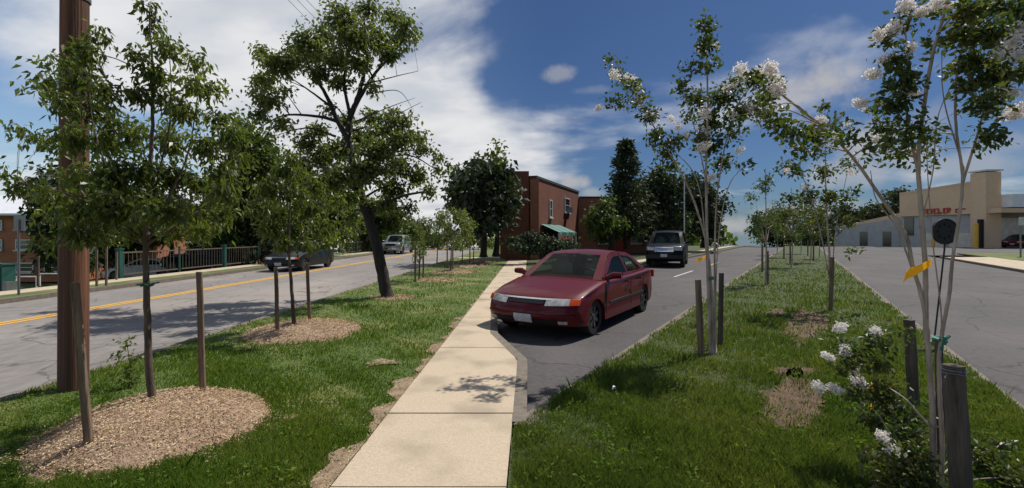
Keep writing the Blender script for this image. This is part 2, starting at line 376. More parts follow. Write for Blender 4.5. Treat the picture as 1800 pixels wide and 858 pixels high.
# ragged dirt along the sidewalk edge, bare patches in the lawns
def blob(name, mt, cx, cy, rx, ry, z, n=48, rot=0, seed=0, amp=.22, dome=0.0, rings=10):
    r = np.random.default_rng(seed); ph = r.uniform(0, 6.28, 6)
    th = np.arange(n) / n * 2 * math.pi
    w = 1 + amp * (np.sin(2 * th + ph[0]) * .3 + np.sin(3 * th + ph[1]) * .4 + np.sin(5 * th + ph[2]) * .35 + np.sin(9 * th + ph[3]) * .25 + np.sin(17 * th + ph[4]) * .18 + (np.sin(31 * th + ph[5]) * .2 + np.sin(43 * th + ph[1]) * .2 if n > 100 else 0))
    V = [(cx, cy, z + dome)]; fs = []
    for k in range(1, rings + 1):
        q = k / rings
        X = np.cos(th) * w * rx * q; Y = np.sin(th) * w * ry * q
        Xr = X + rot * Y + cx; Yr = Y + cy
        Z = z + 0 * Xr + dome * (1 - q ** 2.2) + (dome * .14 * wob(Xr, Yr, 1.6) * (1 - q) if dome else 0)
        V += list(zip(Xr, Yr, Z))
    V = np.array(V); m = MB()
    m.addl(V, [(0, 1 + i, 1 + (i + 1) % n) for i in range(n)] + [(1 + (k - 1) * n + i, 1 + k * n + i, 1 + k * n + (i + 1) % n, 1 + (k - 1) * n + (i + 1) % n) for k in range(1, rings) for i in range(n)])
    return m
def edge_r(y): return SWL(y) + .0
def dirt_w(y):
    a = .06 + .06 * math.sin(y * 3.1) + .07 * math.sin(y * 7.7 + 1) + .05 * math.sin(y * 15) + .13 * math.exp(-((y - 3.2) / .6) ** 2) + .10 * math.exp(-((y - 5.2) / .5) ** 2)
    return max(.015, a * (1 if y < 9 else .4))
strip('edge_dirt', M['soil'], lambda y: SWL(y) - dirt_w(y), lambda y: SWL(y) - .003, -2, 24, .004, step=.08, zl=False)
m = MB(); r = np.random.default_rng(44); n = 2600
ty = r.uniform(2.2, 9, n); tx = np.array([SWL(y) - abs(r.normal()) * dirt_w(y) * .8 for y in ty])
m.leaves(np.stack([tx, ty, np.full(n, .008)], 1), r.normal(size=(n, 3)) * np.array([1, 1, .2]), r.uniform(.006, .022, n), r.uniform(.004, .014, n), 0)
tag(m.build('gravel', M['chip']), 'loose gravel and wood bits along the sidewalk edge', 'gravel', kind='stuff')
PATCH = []   # (cx, cy, rx, ry) where grass does not grow
def patch(px, py, rx, ry, mt, seed, amp=.3):
    g = G(px, py)
    o = blob('bare_patch', mt, g[0], g[1], rx, ry, .012, seed=seed, amp=amp * .8, n=180, rot=(g[0] / g[1] if px > 900 else 0)).build('bare_soil', mt); o['kind'] = 'structure'
    PATCH.append((g[0], g[1], rx * .85, ry * .85, .30, g[0] / g[1] if px > 900 else 0))
patch(1395, 706, .34, .85, M['clay'], 4, .5)
patch(1418, 568, .48, 1.3, M['clay'], 9, .5)
patch(1365, 550, .2, .5, M['clay'], 11, .5)
patch(1395, 655, .30, .22, M['clay'], 12, .5)
patch(1430, 828, .10, .07, M['clay'], 13, .5)
patch(672, 638, .22, .12, M['soil'], 14, .5)
patch(505, 735, .10, .05, M['soil'], 15, .5)
PATCH[-1] = (*PATCH[-1][:4], .6); PATCH[-2] = (*PATCH[-2][:4], .6)

# ------------------------------------------------------------------ mulch mounds
def mound(cx, cy, rx, ry, dome, chips, cs, label, seed):
    m = blob('mulch', None, cx, cy, rx, ry, -.01, seed=seed, amp=.07, dome=dome, rings=12, n=60)
    r = np.random.default_rng(seed)
    th = r.uniform(0, 6.283, chips); q = np.where(r.uniform(size=chips) < .9, np.sqrt(r.uniform(0, 1.05, chips)), r.uniform(.95, 1.22, chips))
    X = cx + rx * q * np.cos(th); Y = cy + ry * q * np.sin(th)
    Z = np.maximum(dome * (1 - np.clip(q, 0, 1) ** 2.2), 0) + .004 + r.uniform(0, .012, chips)
    d = r.normal(size=(chips, 3)); d[:, 2] *= .25
    m.leaves(np.stack([X, Y, Z], 1), d, r.uniform(.5, 1.5, chips) * cs, r.uniform(.3, .9, chips) * cs * .5, 0)
    o = m.build('mulch_mound', [M['mulch'], M['chip']], origin=(cx, cy, 0))
    nb = 60 + 60 * 11
    idx = np.ones(len(o.data.polygons), np.int32); idx[:nb] = 0
    o.data.polygons.foreach_set('material_index', idx)
    tag(o, label, 'mulch mound', 'mulch mounds round the trees on the verge')
    PATCH.append((cx, cy, rx * .97, ry * .97, .05))
mound(-3.02, 3.90, .84, .83, .24, 16000, .023, 'large mound of tan bark mulch nearest the camera, beside the utility pole', 1)
mound(-3.55, 7.75, .92, .95, .16, 8000, .028, 'domed mulch mound round the second staked tree, beside the road', 2)
mound(-3.15, 11.9, .62, .45, .03, 1200, .05, 'thin dark mulch ring at the foot of the big leaning tree', 3)
mound(-2.75, 16.4, .75, .7, .06, 900, .07, 'small mulch mound just beyond the big leaning tree', 4)
mound(-2.55, 20.0, 1.0, .9, .06, 900, .08, 'wide brown mulch mound at the third staked tree from the camera', 5)
mound(-2.3, 23.5, 1.1, 1.0, .06, 700, .1, 'mulch mound near the far end of the row, wider than its neighbours', 6)
mound(-1.95, 27.5, 1.0, .9, .06, 500, .12, 'farthest mulch mound, just before the concrete cross path', 7)

# ------------------------------------------------------------------ grass blades
def inpatch(X, Y):
    keep = np.ones(len(X), bool)
    for cx, cy, rx, ry, leave, *sh in PATCH:
        q = ((X - cx - (sh[0] if sh else 0) * (Y - cy)) / rx) ** 2 + ((Y - cy) / ry) ** 2 + .35 * wob(X, Y, 2.5)
        keep &= ~((q < 1) & (RNG.uniform(size=len(X)) > leave))
    return keep
def grass(name, mt, xl, xr, ulo, uhi, n, h, label, tall=1.0, ymax=34):
    w = RNG.uniform(1 / ymax, 1 / 2.1, n); u = RNG.uniform(ulo, uhi, n)
    Y = 1 / w; X = u * Y
    XL = np.array([xl(y) for y in Y]); XR = np.array([xr(y) for y in Y])
    k = (X > XL) & (X < XR); X, Y = X[k], Y[k]
    k = inpatch(X, Y); X, Y = X[k], Y[k]; n = len(X)
    sc_ = np.clip(Y / 3.2, .8, 6)
    hn = .75 + .55 * wob(X, Y, .55) + .35 * wob(X, Y, 2.2); hn = np.where(RNG.uniform(size=n) < .03, hn * 1.7, hn)
    H = h * np.clip(hn, .35, 1.6) * RNG.uniform(.6, 1.3, n)
    W = .0048 * sc_ * RNG.uniform(.7, 1.3, n)
    a = RNG.uniform(0, 6.283, n); lean = RNG.uniform(.1, .75, n) * H * tall; b = RNG.uniform(0, 6.283, n)
    ax = np.stack([np.cos(a), np.sin(a), 0 * a], 1); ld = np.stack([np.cos(b) * lean, np.sin(b) * lean, 0 * b], 1)
    p = np.stack([X, Y, drop(Y) - .008], 1)
    up = np.array([0, 0, 1.])
    v = np.stack([p - ax * W[:, None] / 2, p + ax * W[:, None] / 2,
                  p + ld * .35 + up * (H * .6)[:, None] + ax * W[:, None] * .38, p + ld + up * H[:, None],
                  p + ld * .35 + up * (H * .6)[:, None] - ax * W[:, None] * .38], 1).reshape(-1, 3)
    m = MB(); m.add(v, np.arange(n * 5).reshape(-1, 5))
    o = m.build(name, mt); tag(o, label, 'grass', kind='stuff')
grass('verge_grass', M['blade_l'], lambda y: KL(y) + .06, lambda y: SWL(y) - dirt_w(y) + .02, -1.2, .02, 230000, .055, 'short bright green grass on the verge beside the pale sidewalk')
grass('median_grass', M['blade_r'], lambda y: max(-2.54 + sr * y + .07, SWR(y) + .01), lambda y: MR(y) - .06, 0.0, 1.6, 330000, .085, 'thick uneven green grass on the median strip')

r = np.random.default_rng(77); m = MB(); C = []; D = []
for k in range(520):
    Yw = 1 / r.uniform(1 / 14, 1 / 2.3); lo_, hi_ = max(-2.54 + sr * Yw + .2, SWR(Yw) + .1), MR(Yw) - .2
    Xw = r.uniform(lo_, hi_)
    if k % 3 == 0: Xw = r.uniform(KL(Yw) + .3, SWL(Yw) - .1)
    if any(((Xw - q[0]) / q[2]) ** 2 + ((Yw - q[1]) / q[3]) ** 2 < 1.1 for q in PATCH): continue
    for j in range(14):
        a = r.uniform(0, 6.283); rr_ = r.uniform(.01, .07)
        C.append((Xw + math.cos(a) * rr_, Yw + math.sin(a) * rr_, r.uniform(.02, .075))); D.append((math.cos(a), math.sin(a), r.uniform(.0, .8)))
m.leaves(np.array(C), np.array(D), r.uniform(.02, .05, len(C)), r.uniform(.012, .028, len(C)), .2)
tag(m.build('weeds', M['blade_l']), 'small broad leaved weeds and clover scattered through the grass', 'weeds', kind='stuff')
# ------------------------------------------------------------------ trees
def smoothline(pts, n=6):
    pts = np.asarray(pts, float)
    if len(pts) < 3: return pts
    out = []
    q = np.vstack([2 * pts[0] - pts[1], pts, 2 * pts[-1] - pts[-2]])
    for i in range(1, len(q) - 2):
        for t in np.arange(n) / n:
            out.append(.5 * ((2 * q[i]) + (-q[i - 1] + q[i + 1]) * t + (2 * q[i - 1] - 5 * q[i] + 4 * q[i + 1] - q[i + 2]) * t * t + (-q[i - 1] + 3 * q[i] - 3 * q[i + 1] + q[i + 2]) * t ** 3))
    out.append(pts[-1]); return np.array(out)

def make_tree(name, Y, skel, clumps, label, cat, group=None, bark='bark', leaf='leaf_near', lsize=.07, lw=.4, dens=1.0, depth=1.0,
              twigs=True, flowers=(), seeds=(), seed=0, brad=.012, base=None, fill=.5, blen=.25, droop=.5, zspread=.5, fsize=1.0):
    """skel: list of (polyline of (px,py[,dY]), r0, r1) ; clumps: (px,py,rx,ry[,dY]) given where they stand at distance Y"""
    r = np.random.default_rng(seed + 100)
    s = Y / F
    wood = MB(); samples = []; stems = []
    for pl, r0, r1 in skel:
        pts = smoothline([P(q[0], q[1], Y + (q[2] if len(q) > 2 else 0)) for q in pl])
        pts[1:-1] += r.normal(size=pts[1:-1].shape) * r0 * .05
        rad = np.linspace(r0, r1, len(pts)); rad[0] *= 1.25
        wood.tube(pts, rad, 8 if r0 > .02 else 5)
        for i in range(len(pts)): samples.append((*pts[i], rad[i]))
    S = np.array(samples)
    if base is None: base = S[0][:3].copy()
    C, D, Ls = [], [], []
    for cl in clumps:
        px, py, rx, ry = cl[:4]
        dY = cl[4] if len(cl) > 4 else r.uniform(-1, 1) * depth
        Yc = Y + dY; c = P(px, py, Yc)
        R = np.array([rx * Yc / F, (rx + ry) / 2 * Yc / F * 1.0, ry * Yc / F])
        # limb to the clump
        d = S[:, :3] - c; dist = np.linalg.norm(d, axis=1) + np.clip(S[:, 2] - c[2] + R[2] * .3, 0, None) * 3
        k = int(np.argmin(dist)); a = S[k, :3]; ra = min(S[k, 3] * .6, brad * (1 + np.linalg.norm(c - a)))
        mid = (a + c) / 2 + np.array([0, 0, .12]) * np.linalg.norm(c - a) + r.normal(size=3) * .05 * np.linalg.norm(c - a)
        pts = smoothline([a, mid, c], 4); wood.tube(pts, np.linspace(ra, ra * .4, len(pts)), 4)
        area = math.pi * rx * ry * s * s
        nl = int(dens * 7.0 * area / (lsize * lsize * lw * .5) * fill)
        nt = max(3, nl // 9)
        for t in range(nt):
            u = r.normal(size=3); u /= np.linalg.norm(u); q = r.uniform(0, 1) ** .5 * r.choice([.8, 1.0, 1.3, 1.6])
            tip = c + u * q * R
            st = c + (tip - c) * .25 + np.array([0, 0, -1]) * R[2] * .15
            ln = np.linalg.norm(tip - st) + 1e-6
            L = min(ln, blen + r.uniform(0, .1)); st = tip - (tip - st) / ln * L
            if twigs and t % 2 == 0: wood.tube([c + (st - c) * .3, st, tip], [ra * .35, ra * .25, ra * .12], 3, False)
            kk = 9; tt = r.uniform(0, 1.05, kk)[:, None]
            pos = st + (tip - st) * tt + r.normal(size=(kk, 3)) * lsize * .7
            dr = (tip - st) / ln * .5 + r.normal(size=(kk, 3)) * .8 + np.array([0, 0, -droop])
            C.append(pos); D.append(dr)
    root = empty(name, base, label, cat, group)
    wood.build('trunk', M[bark], root, smooth=True, origin=base)
    if C:
        C = np.vstack(C); D = np.vstack(D)
        lf = MB(); sz = lsize * r.uniform(.65, 1.25, len(C)); lf.leaves(C, D, sz, sz * lw, droop)
        lf.build('crown', M[leaf], root, origin=base)
    for (px, py, rr_, *o) in flowers:
        dY = o[0] if o else r.uniform(-.3, .1) * depth
        c = P(px, py, Y + dY); R = rr_ * (Y + dY) / F
        n = int(330 * fsize); R = R * 1.3; u = r.normal(size=(n, 3)); u /= np.linalg.norm(u, axis=1)[:, None]
        ax = r.normal(size=3) * .5 + np.array([0, 0, .8]); ax /= np.linalg.norm(ax)
        pos = c + u * (r.uniform(0, 1, n) ** .5)[:, None] * R * np.array([1, 1, .75]) + ax * (r.uniform(-.6, .8, n))[:, None] * R
        f = MB(); f.leaves(pos, r.normal(size=(n, 3)), R * .30, R * .30, 0)
        f.build('blossom_cluster', M['petal'], root, origin=base)
        k = int(np.argmin(np.linalg.norm(S[:, :3] - c, axis=1)))
    return root

# --- utility pole nearest
b = P(129, 682, 4.88)
root = empty('utility_pole', (b[0], b[1], 0), 'thick brown wooden utility pole rising behind the nearest staked tree', 'utility pole')
m = MB(); top = P(133, -420, 4.95)
pts = [b + (np.array([top[0], top[1], top[2]]) - b) * t for t in np.linspace(0, 1, 12)]
m.tube([(p[0], p[1], p[2]) for p in pts], np.linspace(.128, .115, 12), 20)
m.build('pole_shaft', M['pole'], root, smooth=True, angle=50, origin=(b[0], b[1], 0))
m = MB(); m.tube([pts[-2] + np.array([-1.2, 0, 0]), pts[-2] + np.array([1.2, 0, 0])], .06, 4); m.build('crossarm', M['pole'], root, origin=(b[0], b[1], 0))
# metal strap with bolt near picture top
m = MB(); q = P(133, -2, 4.93); m.tube([q + (0, 0, -.02), q + (0, 0, .02)], .128, 20); m.build('metal_strap', M['grey_metal'], root, origin=(b[0], b[1], 0))
# overhead wires
for k, (xa, xb) in enumerate(((520, 572), (536, 588), (552, 604))):
    A = P(xa, 0, 30); B = P(xb + 6, 62, 60)
    d = B - A; A2 = A - d * .9
    o = MB(); o.tube([A2 + (B + d - A2) * t + np.array([0, 0, -1.0]) * 4 * t * (1 - t) * .6 for t in np.linspace(0, 1, 14)], .018, 4)
    tag(o.build('power_line', M['black_metal']), ['leftmost of the three thin overhead wires above the big leaning tree', 'middle of the three thin overhead wires above the big leaning tree', 'rightmost of the three thin overhead wires above the big leaning tree'][k], 'power line', 'overhead wires')

# --- tree 1
T1 = [(258,8,16,12),(270,40,12,22),(297,82,22,22),(245,97,20,16),(275,130,22,30),(240,160,16,26),(292,170,18,26),(350,112,18,14),(338,145,18,26),(378,155,14,20),(322,195,24,24),(380,205,24,20),
 (165,58,16,16),(150,92,28,18),(120,115,20,14),(88,104,12,6),(84,142,20,14),(140,140,34,24),(182,160,20,24),(72,160,14,6),(110,182,26,16),(160,192,34,24),(200,215,22,30),
 (30,226,16,8),(52,240,20,10),(88,252,22,10),(130,238,32,24),(185,250,36,30),(240,235,28,26),(300,245,34,30),(360,250,28,24),(410,240,22,18),
 (6,300,12,12),(26,326,20,12),(58,335,22,10),(95,345,28,16),(140,310,38,28),(195,305,40,34),(250,300,36,34),(305,310,38,30),(360,320,30,26),(400,330,24,22),
 (105,375,24,16),(145,365,36,26),(195,360,42,30),(245,365,36,26),(300,370,36,24),(350,370,34,24),(395,375,26,18),(140,408,34,18),(185,412,34,18),(310,405,34,18),(355,405,30,16),(230,405,24,16),(80,425,16,8),(390,300,24,20),(420,280,18,16)]
make_tree('young_tree', 3.95, [([(270,742),(262,640),(258,520),(256,430),(262,330),(268,220),(268,120),(262,20)], .032, .006),
   ([(258,440),(235,380),(190,300),(160,200),(158,80)], .014, .004), ([(257,430),(290,360),(330,270),(350,150)], .013, .004),
   ([(257,425),(210,390),(130,345),(30,320)], .012, .004), ([(257,430),(320,390),(380,330),(415,260)], .012, .004), ([(260,380),(280,300),(300,200),(298,90)], .012, .003)],
   T1, 'nearest young street tree, leafy vase crown in front of the utility pole', 'tree', 'young staked street trees on the verge',
   lsize=.058, lw=.46, depth=.5, seed=1, fill=.62, blen=.2, dens=1.0, droop=.9)
# --- tree 2
T2 = [(512,275,10,22),(500,300,20,18),(528,305,20,18),(470,330,24,18),(512,335,28,22),(555,325,22,18),(455,365,22,16),(495,370,30,20),(545,365,30,20),(590,350,18,12),(475,400,28,16),(520,405,30,18),(565,400,26,16),(605,410,22,12),(580,425,22,10),(500,425,24,10),(540,430,20,10)]
make_tree('young_tree', 7.6, [([(517,577),(512,500),(508,440),(510,360),(512,270)], .035, .006), ([(508,450),(480,400),(458,345)], .014, .004), ([(509,445),(545,390),(575,340)], .014, .004)],
   T2, 'second young street tree, thin trunk between two stakes on the domed mound', 'tree', 'young staked street trees on the verge',
   lsize=.075, lw=.5, depth=.6, seed=2, fill=.6, dens=1.0, droop=.9, leaf='leaf_near')
# --- big leaning tree
TB = [(470,175,26,16),(500,215,20,12),(455,200,16,12),(540,250,28,16),(520,320,28,20),(610,210,22,14),(680,230,34,14),(735,240,20,10),(560,130,24,16),(630,110,26,18),(700,70,20,16),(620,375,26,14),(580,350,26,14),(680,360,26,14),(770,300,12,10),(690,200,20,8),(490,110,36,26),(465,138,26,16),(458,92,18,12),(540,72,32,26),(525,100,32,28),(600,28,30,30),(622,62,40,34),(645,14,24,20),(690,30,32,18),(712,45,18,20),(660,70,34,24),(685,95,24,18),(590,102,26,24),(598,142,26,14),(727,62,8,20),(448,160,10,10),(560,95,24,20),(500,160,18,8),(572,60,20,16),
 (640,240,34,20),(600,262,38,28),(560,272,32,26),(660,262,42,28),(705,245,34,14),(742,260,24,12),(768,276,14,8),(700,290,38,22),(640,300,44,28),(590,312,38,24),(550,322,34,24),(690,330,34,20),(732,310,26,16),(752,336,14,12),(620,345,26,14),(700,212,42,8),(655,205,34,12),(560,228,28,12),(720,365,14,10),(530,290,24,18),(655,150,14,12),(480,180,14,8),(575,190,14,8)]
make_tree('street_tree', 11.9, [([(682,526),(672,480),(660,425),(640,360),(622,300),(612,240),(618,200),(632,160),(645,100),(640,40)], .17, .03),
   ([(611,245),(590,205),(572,165),(545,120),(530,80)], .08, .015), ([(598,215),(560,205),(500,203),(455,225)], .05, .012), ([(622,190),(655,135),(690,95),(722,55)], .06, .01),
   ([(616,205),(605,150),(610,90),(600,40)], .05, .01), ([(636,150),(680,138),(735,125)], .025, .006), ([(620,230),(670,215),(740,180)], .025, .005), ([(622,215),(680,190),(730,172)], .02, .004), ([(500,204),(470,235),(455,265)], .02, .005), ([(545,120),(510,110),(470,120)], .03, .008),
   ([(622,300),(680,270),(750,262)], .05, .01), ([(630,330),(580,300),(545,290)], .05, .01), ([(590,240),(540,225),(480,240)], .03, .006), ([(650,165),(700,160),(728,195)], .015, .004), ([(585,190),(545,160),(500,130)], .035, .008)],
   TB, 'big leaning tree with dark trunk and half bare branches beside the road', 'tree', bark='bark_dark', leaf='leaf_big', lsize=.115, lw=.55, depth=1.3, seed=3, fill=.6, dens=1.2, blen=.35, brad=.02)
# --- far young trees of the row, each with thin stakes
def smalltree(px, py, top, w, label, seed, leaf='leaf_big', grp='young staked street trees on the verge', lsize=.13, name='young_tree', bark='bark', dens=.8):
    Y = EYE * F / (py - HY); r = np.random.default_rng(seed); cl = []
    for k in range(13):
        q = r.uniform(0, 1); cy = top + 8 + q * (py - 28 - top - 8) * .8; ww = w * math.sin(math.pi * min(1, .2 + q * .7))
        cl.append((px + r.uniform(-1, 1) * ww, cy, w * .32, w * .26))
    ht = py - top
    return make_tree(name, Y, [([(px, py), (px + 1, py - ht * .4), (px - 1, top)], .035, .01), ([(px, py - ht * .35), (px - w * .5, top + ht * .3)], .015, .004), ([(px, py - ht * .35), (px + w * .5, top + ht * .25)], .015, .004)],
              cl, label, 'tree', grp, leaf=leaf, lsize=lsize, depth=.8, seed=seed, fill=.5, bark=bark, dens=dens)
smalltree(737, 493, 375, 28, 'young tree between slim dark stakes just beyond the big leaning tree', 11)
smalltree(792, 478, 362, 34, 'young tree on the wide brown mulch mound, fourth along the verge', 12, lsize=.16)
smalltree(812, 468, 378, 24, 'thin young tree near the far end of the verge, fifth along it', 13, lsize=.18)
smalltree(832, 460, 380, 20, 'farthest young tree on the verge before the cross path', 14, lsize=.2)
smalltree(768, 462, 385, 26, 'pale young tree standing on the road side far along the verge', 15, lsize=.2)

# --- stakes
def stake(base, topp, w, label, mt='stake', grp='wooden tree stakes on the verge', pointed=False, k=4, rot=.4):
    base = np.array(base, float); topp = np.array(topp, float); m = MB(); d = topp - base
    n = 6; x = np.array([math.cos(rot), math.sin(rot), 0]); y_ = np.array([-math.sin(rot), math.cos(rot), 0])
    ring = []
    rr2 = random.Random(int(abs(base[0] * 1000)))
    for i in range(n):
        t = i / (n - 1); c = base + d * t + x * rr2.uniform(-.05, .05) * w; ww = w / 2 * (1 - .08 * t)
        for a, b in ((-1, -.75), (-.75, -1), (.75, -1), (1, -.75), (1, .75), (.75, 1), (-.75, 1), (-1, .75)): ring.append(c + x * a * ww + y_ * b * ww)
    f = [(i * 8 + j, i * 8 + (j + 1) % 8, (i + 1) * 8 + (j + 1) % 8, (i + 1) * 8 + j) for i in range(n - 1) for j in range(8)]
    m.addl(np.array(ring), f + [tuple(range((n - 1) * 8, n * 8))])
    # chipped top
    o = m.build('wooden_stake', M[mt], origin=tuple(base)); return tag(o, label, 'stake', grp)
stake(P(158, 795, 3.35), P(131, 497, 3.25), .048, 'weathered stake leaning at the left edge of the nearest mulch mound', 'stake')
stake(P(357, 700, 4.3), P(350, 478, 4.25), .050, 'upright brown stake at the back right of the nearest mulch mound', 'stake')
stake(P(488, 583, 7.3), P(485, 470, 7.3), .06, 'stake left of the second young tree on the domed mound')
stake(P(544, 560, 8.1), P(540, 462, 8.1), .06, 'stake right of the second young tree on the domed mound')
for px, py, h, lb in ((730, 496, 1.25, 'dark stake left of the third young tree beyond the leaning tree'), (744, 490, 1.25, 'dark stake right of the third young tree beyond the leaning tree'), (796, 474, 1.3, 'stake beside the young tree on the wide brown mulch mound'), (826, 462, 1.3, 'stake at the far end of the row near the cross path'), (786, 470, 1.2, 'short stake left of the tree on the wide brown mulch mound')):
    g = G(px, py); stake(g, g + (0, 0, h), .06, lb)
# green ties
m = MB(); c = P(259, 501, 3.9); th = np.linspace(0, 2 * math.pi, 16)
m.tube([c + np.array([math.cos(t) * .042, math.sin(t) * .042, .004 * math.sin(3 * t)]) for t in th], .011, 6)
m.tube([c + (-.09, .0, .0), c + (-.03, 0, .01)], .007, 5); m.tube([c + (.03, 0, .01), c + (.10, 0, .02)], .007, 5)
tag(m.build('tree_tie', M['green_tie'], smooth=True), 'dark green tie looped round the trunk of the nearest young tree', 'tree tie')
# sapling shoot beside mound
make_tree('seedling', 4.9, [([(226,690),(228,640),(222,600)], .006, .003)], [(222,603,8,6,0),(215,622,7,5,0),(236,628,6,4,0),(228,645,9,5,0),(219,660,7,5,0),(233,672,10,7,0),(222,690,14,6,0)], 'small leafy shoot growing in the grass between pole and nearest trunk', 'seedling', leaf='leaf_near', lsize=.055, lw=.55, depth=.05, seed=21, fill=.55, blen=.05, brad=.004)

# ------------------------------------------------------------------ background trees
def bgtree(name, Y, px, base_py, clumps, label, leaf='leaf_bg', lsize=.3, seed=0, trunk=.22, group='trees in the background', fill=.75, depth=1.6, bark='bark_dark', cat='tree'):
    zc = base_py
    return make_tree(name, Y, [([(px, zc), (px + 2, zc - 40), (px, min(c[1] for c in clumps) + 25)], trunk, .05)], clumps, label, cat, group, bark=bark, leaf=leaf, lsize=lsize, lw=.6, depth=depth, twigs=False, seed=seed, fill=fill, blen=.8, brad=.03)
def dome(cx, cy, rx, ry, n, s=.34, seed=0):
    r = np.random.default_rng(seed); out = []
    for k in range(n):
        a = r.uniform(0, 6.283); q = r.uniform(0, 1) ** .5 * .8
        out.append((cx + math.cos(a) * q * rx, cy + math.sin(a) * q * ry, rx * s * r.uniform(.7, 1.3), ry * s * r.uniform(.7, 1.3)))
    return out
bgtree('evergreen_tree', 21, 115, 490, dome(110, 385, 55, 95, 22, .34, 1), 'dark evergreen beside the brick school-like building, behind the utility pole', 'leaf_dark', .3, 31)
bgtree('broadleaf_tree', 27, 215, 475, dome(215, 390, 80, 75, 22, .34, 2), 'dark tree behind the nearest crown, left of the fence', 'leaf_dark', .3, 32)
bgtree('broadleaf_tree', 33, 300, 470, dome(290, 380, 60, 45, 14, .36, 3), 'shadowy tree above the parked cars behind the nearest crown', 'leaf_dark', .32, 33)
bgtree('broadleaf_tree', 29, 430, 470, dome(430, 330, 62, 130, 36, .30, 4) + dome(425, 420, 60, 45, 14, .4, 5), 'tall full green tree behind the fence between the two nearest trees', 'leaf_bg', .30, 34)
bgtree('broadleaf_tree', 36, 560, 452, dome(560, 375, 72, 62, 26, .34, 6), 'rounded tree behind the fence under the leaning tree canopy', 'leaf_bg', .34, 35)
bgtree('broadleaf_tree', 46, 655, 446, dome(650, 385, 60, 48, 20, .34, 7), 'dark green tree far behind the trunk of the leaning tree', 'leaf_bg', .4, 36)
bgtree('broadleaf_tree', 33, 385, 462, dome(360, 425, 34, 30, 9, .4, 17), 'low dark bush-like tree right of the parked pickup behind the fence', 'leaf_dark', .3, 49)
bgtree('broadleaf_tree', 27, 480, 468, dome(470, 430, 40, 34, 10, .4, 18), 'low dark tree right behind the dark grey car', 'leaf_dark', .28, 50)
bgtree('broadleaf_tree', 55, 715, 440, dome(712, 405, 40, 28, 12, .36, 8), 'small distant tree left of the gap at the road end', 'leaf_bg', .45, 37)
bgtree('broadleaf_tree', 27, 850, 452, dome(848, 345, 62, 62, 34, .32, 9) + dome(880, 300, 28, 34, 8, .34, 10), 'dark dense tree at the far end beyond the sidewalk', 'leaf_dark', .4, 38)
bgtree('broadleaf_tree', 28, 872, 450, [(870,268,12,12),(878,254,7,9),(860,290,14,8),(884,285,10,12),(810,300,14,8),(790,292,8,6),(835,280,16,8)], 'thin pale topped tree rising above the dense dark one', 'leaf_bg', .3, 39, fill=.4)
0 and bgtree('broadleaf_tree', 26, 893, 455, dome(893, 395, 26, 46, 12, .36, 11), 'dark tree filling the corner left of the red brick building', 'leaf_dark', .36, 48)
bgtree('shrub', 52, 770, 440, dome(790, 425, 95, 14, 16, .2, 12), 'long low line of shrubs at the far end of the left road', 'leaf_bg', .4, 40, trunk=.05, group='shrubs', cat='shrub')
# far-off woods both sides
m = MB(); r = np.random.default_rng(5)
for cx0, Yw, w, h in [(-230, 240, 70, 7), (-120, 200, 70, 6), (-50, 190, 45, 5), (10, 170, 40, 7), (60, 170, 50, 9), (118, 150, 22, 9), (150, 210, 50, 13), (215, 230, 70, 13), (290, 250, 80, 12), (370, 270, 80, 12)]:
    n = 2600; u = r.normal(size=(n, 3)); u /= np.linalg.norm(u, axis=1)[:, None]
    z0 = float(drop(Yw))
    pos = np.array([cx0, Yw, z0 + 1]) + u * np.array([w * .5, 10, h + 4]) * (r.uniform(0, 1, n) ** .3)[:, None]
    pos[:, 2] += 2.2 * wob(pos[:, 0] * .05, pos[:, 1] * .05)
    m.leaves(pos, r.normal(size=(n, 3)), 2.2, 1.6, 0)
tag(m.build('distant_woods', M['leaf_bg']), 'far-off green woods beyond the crest of the road', 'woods', kind='stuff')

# right side background trees
def conifer(px, base_py, top_py, hw, Y, label, seed, leaf='leaf_dark'):
    r = np.random.default_rng(seed); base = P(px, base_py, Y); top = P(px, top_py, Y); H = top[2] - base[2]; W = hw * Y / F
    wood = MB(); wood.tube([base, base + (0, 0, H)], [.2, .03], 7); C, D = [], []
    nlev = 20
    for l in range(nlev):
        t = .12 + .88 * l / (nlev - 1); z = base[2] + H * t; rad = W * (1 - t) ** .75 * (1 + .15 * r.normal()) + .1
        for k in range(8):
            a = r.uniform(0, 6.283); rl = rad * r.uniform(.6, 1.2)
            tip = np.array([base[0] + math.cos(a) * rl, base[1] + math.sin(a) * rl, z + rl * r.uniform(-.15, .35)])
            st = np.array([base[0], base[1], z]); wood.tube([st, tip], [.03, .01], 3, False)
            n = 26; tt = r.uniform(.15, 1.08, n)[:, None]; C.append(st + (tip - st) * tt + r.normal(size=(n, 3)) * np.array([.16, .16, .08]) * (1 + rad * .12)); D.append((tip - st) / rl * .8 + r.normal(size=(n, 3)) * .5)
    root = empty('conifer_tree', base, label, 'tree', 'trees in the background')
    wood.build('trunk', M['bark_dark'], root, origin=base)
    lf = MB(); C = np.vstack(C); lf.leaves(C, np.vstack(D), .42, .16, .2); lf.build('crown', M[leaf], root, origin=base)
conifer(1100, 438, 252, 52, 36, 'tall pointed spruce rising right of the red brick building', 41)
bgtree('broadleaf_tree', 40, 1165, 437, dome(1160, 360, 62, 66, 28, .3, 13), 'dense dark tree between the spruce and the black vehicle', 'leaf_dark', .34, 42)
bgtree('broadleaf_tree', 44, 1235, 436, dome(1235, 365, 46, 62, 22, .32, 14), 'dense dark tree behind the staked myrtle, right of the black vehicle', 'leaf_dark', .36, 43)
bgtree('broadleaf_tree', 34, 1075, 440, dome(1075, 385, 40, 40, 14, .36, 15), 'olive tree in front of the brick wing, below the spruce', 'leaf_bg', .28, 44)
